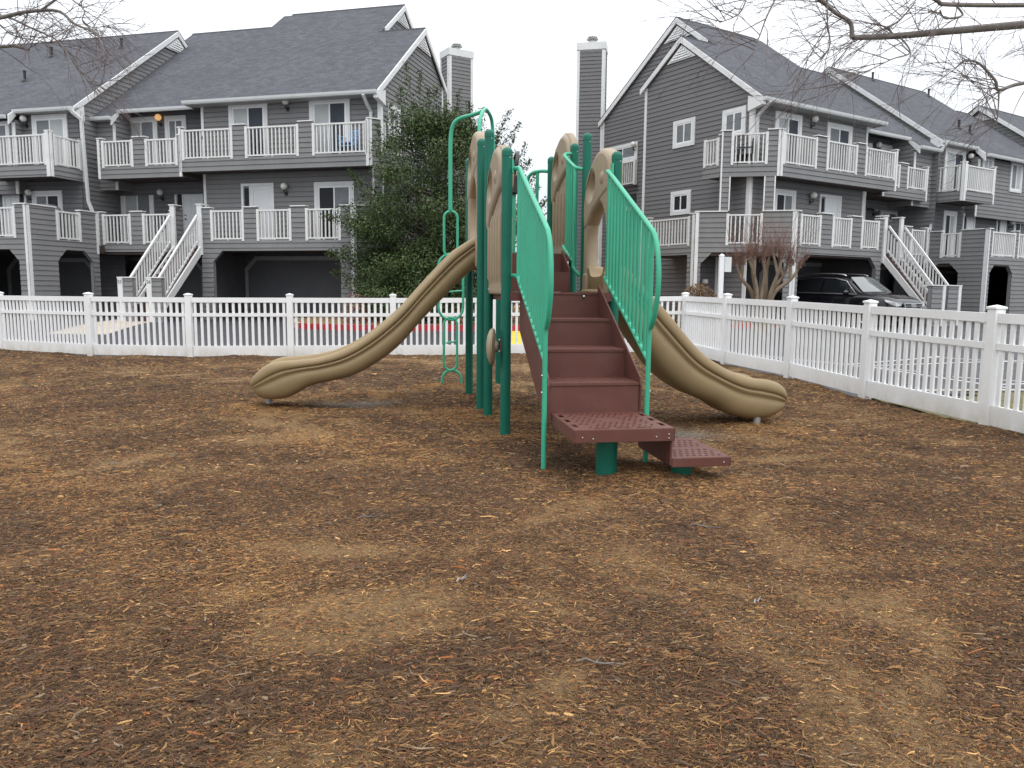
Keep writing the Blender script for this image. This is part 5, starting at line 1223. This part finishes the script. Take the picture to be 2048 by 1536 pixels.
for b in knobs:
    for k in range(34):
        out = Vector((b.x - XC.x, b.y - XC.y, 0)) * .42; d = Vector((rng.gauss(0, .26), rng.gauss(0, .26), 1)) + out * rng.uniform(.3, 1.3); d.normalize(); L = rng.uniform(.1, .42) if rng.random() < .66 else rng.uniform(.4, 1.65)
        m = b + d * L * .5 + Vector((rng.gauss(0, .05), rng.gauss(0, .05), .0)); e = b + d * L + Vector((rng.gauss(0, .1), rng.gauss(0, .1), .05)); s0 = b + Vector((rng.gauss(0, .06), rng.gauss(0, .06), rng.gauss(.02, .03)))
        sh.tube([s0, m, e], [.006, .004, .0018], 4, False)
        if rng.random() < .55:
            f = s0.lerp(e, rng.uniform(.3, .7)); sh.tube([f, f + d * .2 + Vector((rng.gauss(0, .12), rng.gauss(0, .12), .1))], [.005, .002], 4, False)
tk.build('trunk', 'bark_tan', cm, True); sh.build('shoots', 'red_shoot', cm)

# bare trees whose limbs hang into the picture
def bare_tree(label, base, limbs, seed, twig_len, hangs):
    rg = random.Random(seed); t = empty('bare_tree', base, label, 'tree'); tr = MB(); tw = MB()
    for pts, r0, r1 in limbs:
        q = spline(pts, 6); n = len(q); tr.tube(q, [r0 + (r1 - r0) * k / (n - 1) * (1 if k < n else 1) for k in range(n)], 9)
    sx = -1 if base[0] > 0 else 1
    def grow(p, d, L, r, depth):
        n = 6; q = [p]; dd = d.copy()
        for k in range(n):
            dd = (dd + Vector((rg.gauss(0, .10), rg.gauss(0, .10), rg.gauss(-.03, .09)))).normalized(); q.append(q[-1] + dd * L / n)
            if depth > 0 and rg.random() < .55:
                s = (dd + Vector((rg.gauss(0, .34), rg.gauss(0, .34), rg.gauss(0, .34)))).normalized(); grow(q[-1], s, L * rg.uniform(.35, .65), r * .62, depth - 1)
        tw.tube(q, [max(.0013, r * (1 - .13 * k)) for k in range(n + 1)], 4, False)
    for pts, r0, r1 in limbs[1:]:
        q = spline(pts, 6)
        for k in range(2, len(q)):
            for _ in range(hangs):
                if rg.random() < .62:
                    d = Vector((sx * rg.uniform(.2, 1.0), rg.gauss(0, .35), rg.choice((-.55, -.3, .35, .5)) + rg.gauss(0, .2))).normalized(); grow(q[k], d, twig_len * rg.uniform(.5, 1.25), .0056, 2)
    for pts, r0 in []: pass
    tr.build('trunk', 'bark_grey', t, True); tw.build('twigs', 'twig', t); return t
Y1 = 9.2
bare_tree('bare grey tree outside the fence at right, long limb reaching over the roofs', (8.3, 9.4, -.05), [
    ([(8.3, 9.4, -.2), (8.25, 9.4, 1.6), (8.4, 9.3, 3.4), (8.5, 9.3, 5.6), (8.7, 9.2, 7.5)], .22, .12),
    ([(8.35, 9.3, 3.3), at(2220, 35, 9.25), at(2048, 49, Y1), at(1900, 62, Y1 - .1), at(1790, 72, Y1 - .2), at(1706, 75, Y1 - .3)], .055, .028),
    ([at(1704, 76, Y1 - .3), at(1700, 45, Y1 - .3), at(1670, 25, Y1 - .4), at(1640, 0, Y1 - .5), at(1600, -30, Y1 - .6)], .026, .016),
    ([(8.42, 9.3, 3.9), at(2200, 5, 9.1), at(2048, 10, 9), at(1900, 9, 8.9), at(1875, 2, 8.8), at(1840, -25, 8.7)], .03, .018),
    ([at(1905, 4, 8.9), at(1925, 30, 8.9), at(1890, 36, 8.85), at(1880, 20, 8.8)], .012, .008),
    ([(8.3, 9.4, 2.7), at(2200, 150, 9.3), at(2048, 166, 9.2), at(1998, 180, 9.15), at(1990, 160, 9.1), at(1955, 125, 9.05), at(1925, 122, 9)], .026, .010),
    ([at(1998, 180, 9.15), at(1996, 225, 9.1), at(1992, 250, 9.1)], .010, .004),
    ([at(1790, 72, Y1 - .2), at(1778, 55, Y1 - .25), at(1800, 40, Y1 - .3), at(1830, 5, Y1 - .3)], .011, .007),
    ([at(1800, 74, Y1 - .2), at(1820, 105, Y1 - .3), at(1780, 120, Y1 - .3), at(1700, 160, Y1 - .35)], .010, .004),
    ([at(1655, 0, Y1 - .5), at(1655, 45, Y1 - .6), at(1660, 90, Y1 - .6), at(1640, 120, Y1 - .65)], .009, .004),
    ([at(1560, -20, Y1 - .7), at(1535, 30, Y1 - .8), at(1520, 70, Y1 - .8), at(1505, 110, Y1 - .85)], .010, .004),
    ([at(1500, -25, Y1 - .7), at(1480, 25, Y1 - .8), at(1440, 45, Y1 - .8)], .008, .004)], 5, .85, 1)
Y2 = 10.5
bare_tree('bare tree outside the picture at left, drooping twigs in front of the roof', (-9.6, 10.6, -.05), [
    ([(-9.6, 10.6, -.2), (-9.55, 10.6, 1.8), (-9.4, 10.6, 3.8), (-9.5, 10.5, 5.6), (-9.3, 10.5, 7.4)], .2, .1),
    ([(-9.45, 10.6, 3.6), at(-160, 60, Y2), at(0, 35, Y2), at(50, 24, Y2), at(115, 22, Y2), at(150, 48, Y2 - .1), at(192, 68, Y2 - .2), at(210, 105, Y2 - .3)], .035, .006),
    ([at(80, 22, Y2), at(110, 0, Y2), at(135, -20, Y2)], .016, .012),
    ([(-9.4, 10.6, 3.9), at(-150, 0, Y2), at(0, 30, Y2), at(60, 55, Y2), at(110, 78, Y2 - .1), at(130, 100, Y2 - .2), at(165, 150, Y2 - .2), at(195, 180, Y2 - .2)], .018, .004),
    ([(-9.5, 10.6, 3.1), at(-120, 95, Y2), at(0, 93, Y2), at(28, 92, Y2), at(58, 100, Y2)], .026, .018),
    ([at(145, 0, Y2), at(168, 20, Y2), at(165, 42, Y2), at(185, 55, Y2), at(240, 46, Y2)], .008, .003),
    ([at(0, 50, Y2), at(30, 72, Y2), at(90, 84, Y2), at(120, 92, Y2)], .009, .004)], 9, .6, 1)

# ------------------------------------------------------------------ black SUV under the right-hand deck
def car():
    u0, w_front = 2.45, -2.55
    o = HR.T((u0, w_front + 2.3, .2)); fwd = -HR.W; lt = HR.U   # lt: towards increasing u (car's ... side)
    t = empty('parked_car', o, 'black SUV parked nose outwards in the carport under the right townhouse', 'car')
    def Tc(p): return o + fwd * p[0] + lt * p[1] + Vector((0, 0, p[2]))
    # stations along the length: x, half width low, beltline z, half width roof, top z
    X = [(-2.32, .72, .95, .60, 1.02), (-2.25, .84, 1.02, .62, 1.30), (-1.95, .92, 1.05, .63, 1.52), (-1.4, .945, 1.05, .645, 1.635), (-.6, .95, 1.04, .66, 1.665), (.1, .95, 1.03, .655, 1.64), (.62, .945, 1.02, .63, 1.545), (1.0, .94, 1.02, .70, 1.27), (1.22, .935, 1.015, .78, 1.09), (1.6, .925, .985, .74, 1.045), (2.0, .90, .92, .68, .985), (2.25, .82, .82, .60, .88), (2.36, .70, .66, .52, .70)]
    mb = MB(Tc); V = []
    for x, hw, zb, hr, zt in X:
        lo = .26 if abs(x) < 2.2 else .36
        half = [(0, lo), (hw * .86, lo), (hw * .97, lo + .12), (hw, .62), (hw * .985, zb - .12), (hw * .955, zb), (hr + (hw * .955 - hr) * .45, zb + (zt - zb) * .5), (hr, zt - .06 * min(1, (zt - zb) * 4)), (hr * .8, zt - .008), (0, zt + .012)]
        V += [(x, -a, b) for a, b in half] + [(x, a, b) for a, b in half[::-1][1:-1]]
    k = 18; n = len(X)
    F = [(i * k + j, i * k + (j + 1) % k, (i + 1) * k + (j + 1) % k, (i + 1) * k + j) for i in range(n - 1) for j in range(k)] + [list(range(k)), [(n - 1) * k + j for j in range(k)]]
    mb.add(V, F); body = mb.build('body', 'car_paint', t, True, angle=180); md = body.modifiers.new('s', 'SUBSURF'); md.levels = 2; md.render_levels = 2
    def surf(x, f, sgn, out=.012):  # a point on the greenhouse side: f from belt 0 to roof 1
        for a, b in zip(X, X[1:]):
            if a[0] <= x <= b[0]:
                q = (x - a[0]) / (b[0] - a[0]); hw, zb, hr, zt = [a[i] + (b[i] - a[i]) * q for i in (1, 2, 3, 4)]; break
        w = hw * .955 + (hr - hw * .955) * f; return (x, sgn * (w + out), zb + (zt - .05 - zb) * f)
    for sgn in (-1, 1):
        for xs in (([-1.95, -1.7, -1.35], [.25, .80, .86]), ([-1.27, -.9, -.35], [.86, .88, .88]), ([-.27, .2, .55, .95], [.88, .88, .80, .18])):
            g = MB(Tc); a = [surf(x, .10, sgn) for x in xs[0]]; b = [surf(x, f, sgn) for x, f in zip(*xs)]
            m_ = len(a); g.add(a + b, [(i, i + 1, m_ + i + 1, m_ + i) for i in range(m_ - 1)]); g.build('side_window', 'car_glass', t, recalc=False)
        c = MB(Tc); ln = [surf(x, f, sgn, .022) for x, f in ((-2.0, .12), (-1.7, .84), (-1.3, .92), (-.6, .95), (.1, .95), (.5, .90), (.78, .55), (1.02, .08), (.6, .06), (-.4, .06), (-1.4, .06), (-2.0, .12))]; c.tube(ln, .016, 6); c.build('window_trim', 'chrome', t)
        rl = MB(Tc); rl.tube(spline([(-1.75, sgn * .60, 1.60), (-1.4, sgn * .62, 1.69), (-.4, sgn * .635, 1.725), (.25, sgn * .62, 1.69), (.42, sgn * .60, 1.635)], 5), .018, 8); rl.build('roof_rail', 'chrome', t)
        mr = MB(Tc); mr.ball((.72, sgn * 1.06, 1.10), (.09, .11, .075), 14, 9); mr.tube([(.72, sgn * .92, 1.05), (.72, sgn * 1.0, 1.07)], .03, 8); mr.build('mirror', 'car_paint', t, True)
        hl = MB(Tc); hl.add([(1.98, sgn * .90, .88), (2.27, sgn * .80, .82), (2.335, sgn * .56, .80), (2.31, sgn * .56, .70), (2.285, sgn * .78, .68), (2.04, sgn * .905, .80)], [(0, 1, 5), (1, 2, 3, 4), (1, 4, 5)]); hh_ = hl.build('headlight', 'headlight', t, recalc=False); so = hh_.modifiers.new('s', 'SOLIDIFY'); so.thickness = .05; so.offset = 0
        dh = MB(Tc); [dh.bar((x, sgn * .972, .93), (x + .2, sgn * .972, .935), .03, .025) for x in (-.45, -1.4)]; dh.build('door_handle', 'car_paint', t)
        for x in (1.42, -1.45):
            w = MB(Tc); prof = [(.20, -.10), (.30, -.11), (.345, -.08), (.36, 0), (.345, .08), (.30, .11), (.20, .10)]; nn = 26; Vv = []
            for r_, y in prof: Vv += [(x + r_ * math.cos(2 * math.pi * q / nn), sgn * (.86 + 0) + y, .36 + r_ * math.sin(2 * math.pi * q / nn)) for q in range(nn)]
            w.add(Vv, [(i * nn + q, i * nn + (q + 1) % nn, (i + 1) * nn + (q + 1) % nn, (i + 1) * nn + q) for i in range(6) for q in range(nn)]); wh = w.build('wheel', 'tyre', t, True)
            rm = MB(Tc); 
            for q in range(10): a = 2 * math.pi * q / 10; rm.bar((x + .05 * math.cos(a), sgn * .955, .36 + .05 * math.sin(a)), (x + .24 * math.cos(a), sgn * .965, .36 + .24 * math.sin(a)), .035, .02, (0, 0, 1) if abs(math.cos(a)) > .3 else (1, 0, 0))
            rm.tube([(x + .235 * math.cos(R(15 * q)), sgn * .965, .36 + .235 * math.sin(R(15 * q))) for q in range(25)], .018, 6); rm.build('rim', 'chrome', wh)
            ar = MB(Tc); ar.tube([(x + .41 * math.cos(R(10 * q)), sgn * .955, .37 + .41 * math.sin(R(10 * q))) for q in range(-1, 20)], .045, 8); ar.build('wheel_arch', 'car_black', t, True)
    ws = MB(Tc); q = []
    for f in range(7):
        y = -1 + f / 3; q.append((1.16 + .05 * (1 - y * y), .80 * y, 1.10 + .015 * (1 - y * y))); 
    for f in range(7):
        y = -1 + f / 3; q.append((.56 + .05 * (1 - y * y), .60 * y, 1.575 + .02 * (1 - y * y)))
    ws.add([(a + .02, b, c_ + .018) for a, b, c_ in q], [(i, i + 1, 8 + i, 7 + i) for i in range(6)]); ws.build('windscreen', 'screen_glass', t, True, recalc=False)
    gr = MB(Tc); gr.box((2.30, -.48, .42), (2.385, .48, .76)); g_ = gr.build('grille', 'car_black', t, bevel=.02)
    ch = MB(Tc); P_ = [(2.40, -.50, .77), (2.40, .50, .77), (2.40, .40, .40), (2.40, -.40, .40), (2.40, -.50, .77)]; [ch.bar(a, b, .03, .03) for a, b in zip(P_, P_[1:])]; [ch.bar((2.39, -.44, z), (2.39, .44, z), .012, .012) for z in (.48, .55, .62, .69)]; ch.build('chrome_frame', 'chrome', g_)
    bd = MB(Tc); [bd.tube([(2.41, y + .042 * math.cos(R(30 * q)), .70 + .042 * math.sin(R(30 * q))) for q in range(13)], .007, 6) for y in (-.095, -.032, .032, .095)]; bd.build('badge', 'chrome', g_)
    wp = MB(Tc); [wp.tube([(1.24, y, 1.085), (1.17, y + .38, 1.16)], .012, 6) for y in (-.5, .05)]; wp.build('wiper', 'car_black', t)
    # bonnet creases
    cr = MB(Tc); [cr.tube(spline([(1.25, s * .55, 1.085), (1.7, s * .5, 1.045), (2.15, s * .42, .95)], 4), [.004] + [.010] * 7 + [.004], 6) for s in (-1, 1)]; cr.build('bonnet_crease', 'car_paint', t, True)
m, nt, b = new_mat('screen_glass')
b.inputs['Base Color'].default_value = (.045, .055, .055, 1); b.inputs['Roughness'].default_value = .08; b.inputs['Specular IOR Level'].default_value = 1
b.inputs['Coat Weight'].default_value = .6; b.inputs['Coat Roughness'].default_value = .05
car()

# ------------------------------------------------------------------ loose things on the decks and beside the fence
def chair(name, o, U, W, mat, label, cat, group=None, back=.55):
    t = empty(name, o, label, cat, group); T = lambda p: Vector(o) + U * p[0] + W * p[1] + Vector((0, 0, p[2]))
    mb = MB(T); mb.box((-.24, -.24, .38), (.24, .22, .42)); mb.build('seat', mat, t, bevel=.012)
    mb = MB(T); [mb.box((-.22, .22, .45 + .085 * k), (.22, .25, .51 + .085 * k)) for k in range(5)]; mb.box((-.25, .215, .40), (-.215, .255, .9)); mb.box((.215, .215, .40), (.25, .255, .9)); mb.build('backrest', mat, t)
    for a in (-1, 1):
        mb = MB(T); mb.box((a * .25 - .025, -.22, .60), (a * .25 + .025, .24, .63)); mb.box((a * .25 - .02, -.20, .42), (a * .25 + .02, -.16, .60)); mb.build('armrest', mat, t)
        for b_ in (-.2, .2): mb = MB(T); mb.bar((a * .22, b_, .38), (a * .25, b_ * 1.15, .0), .035, .035); mb.build('leg', mat, t)
    return t
for k in range(2):
    chair('chair', HL.T((.55, .95, 5.435 + .11 * k)), HL.U, HL.W, 'chair_blue', 'light blue plastic chair on the left balcony, %s of the stack' % ('bottom one' if k == 0 else 'top one'), 'chair', 'blue chairs stacked on the balcony')
chair('chair', HR.T((-1.0, 1.35, 5.285)), (HR.U + HR.W).normalized() * -1, (HR.W - HR.U).normalized() * -1, 'black_metal', 'black chair behind the corner balcony railing of the right-hand end townhouse', 'chair')
def grill(o, label):
    t = empty('barbecue_grill', o, label, 'grill'); o = Vector(o); mb = MB(); V = []
    prof = [(.66, .34, 0), (.68, .36, .5), (.66, .34, .8), (.62, .32, .95), (.52, .27, 1.12), (.34, .18, 1.22), (.05, .03, 1.25)]; n = 20
    for a, b_, z in prof: V += [o + HL.U * (a * math.copysign(abs(math.cos(2 * math.pi * k / n)) ** .6, math.cos(2 * math.pi * k / n))) + HL.W * (b_ * math.copysign(abs(math.sin(2 * math.pi * k / n)) ** .6, math.sin(2 * math.pi * k / n))) + Vector((0, 0, z + .012 * math.sin(k * 2.3))) for k in range(n)]
    mb.add(V, [(i * n + k, i * n + (k + 1) % n, (i + 1) * n + (k + 1) % n, (i + 1) * n + k) for i in range(len(prof) - 1) for k in range(n)]); mb.build('cover', 'grill_cover', t, True)
    mb = MB(); [mb.lathe([(.07, 0), (.07, .05)], o + HL.U * a, 10) for a in (-.5, .5)]; mb.build('foot', 'black_metal', t)
grill(HL.T((10.35, -1.45, 2.69)), 'covered barbecue grill, its grey cover peeping over the far left deck wall')
# white post with a sign seen edge-on
sp_ = empty('sign_post', (5.05, 19.0, 0), 'white post with a sign board seen edge-on, behind the fence corner', 'post')
mb = MB(); mb.box((4.995, 18.945, -.05), (5.105, 19.055, 2.15)); p_ = mb.build('post', 'white_vinyl', sp_, bevel=.006)
mb = MB(); mb.add([(4.985, 18.935, 2.15), (5.115, 18.935, 2.15), (5.115, 19.065, 2.15), (4.985, 19.065, 2.15), (5.05, 19, 2.2)], [(3, 2, 1, 0), (0, 1, 4), (1, 2, 4), (2, 3, 4), (3, 0, 4)]); mb.build('post_cap', 'white_vinyl', p_)
mb = MB(); mb.prism([(5.108, 18.97, 1.76), (5.30, 19.1, 1.76), (5.30, 19.1, 2.12), (5.108, 18.97, 2.12)], (.012, -.03, 0)); mb.build('sign_board', 'white_trim', sp_)
bn = empty('wheelie_bin', HR.T((10.9, -2.7, .2)), 'grey bin with pale lid at the far right edge by the carport arch', 'bin')
mb = MB(HR.T); mb.prism([(10.68, -2.95, .2), (11.12, -2.95, .2), (11.12, -2.5, .2), (10.68, -2.5, .2)], (0, 0, .9)); mb.build('body', 'bin_grey', bn, bevel=.04)
mb = MB(HR.T); mb.prism([(10.64, -3.0, 1.105), (11.16, -3.0, 1.105), (11.16, -2.46, 1.105), (10.64, -2.46, 1.105)], (0, 0, .09)); mb.build('lid', 'white_trim', bn, bevel=.03)

# ------------------------------------------------------------------ overcast daylight
wld = bpy.data.worlds.new('World'); S.world = wld; wld.use_nodes = True; nt = wld.node_tree; bg = nt.nodes['Background']
sky = nt.nodes.new('ShaderNodeTexSky'); sky.sky_type = 'NISHITA'; sky.sun_disc = False; sky.sun_elevation = R(52); sky.sun_rotation = R(205); sky.air_density = 1; sky.dust_density = 3
tc = nt.nodes.new('ShaderNodeTexCoord'); sx = nt.nodes.new('ShaderNodeSeparateXYZ'); nt.links.new(tc.outputs['Generated'], sx.inputs[0])
mp = nt.nodes.new('ShaderNodeMapping'); mp.inputs['Scale'].default_value = (1.2, 1.2, 3.2); nt.links.new(tc.outputs['Generated'], mp.inputs[0])
cl = noise(nt, mp.outputs[0], 1.7, 6, .55)
g = ramp(nt, sx.outputs['Z'], .05, .95)
cloud = mix(nt, g, (6.25, 6.6, 7.0), (19.0, 19.2, 19.5))
cloud = mix(nt, ramp(nt, cl, .36, .68, 0, .55), cloud, mix(nt, g, (5.6, 5.95, 6.4), (14.5, 14.8, 15.2)))
out = mix(nt, .93, sky.outputs[0], cloud)
nt.links.new(out, bg.inputs['Color']); bg.inputs['Strength'].default_value = .105
ld = bpy.data.lights.new('sun', 'SUN'); ld.energy = .6; ld.angle = R(25); ld.color = (1, .97, .93)
lo = bpy.data.objects.new('sun', ld); C.objects.link(lo); lo.rotation_euler = (R(38), 0, R(205 - 180))
S.view_settings.view_transform = 'Standard'; S.view_settings.look = 'None'; S.view_settings.exposure = .4; S.view_settings.gamma = 1
S.render.engine = 'CYCLES'; S.cycles.max_bounces = 6; S.cycles.transparent_max_bounces = 12
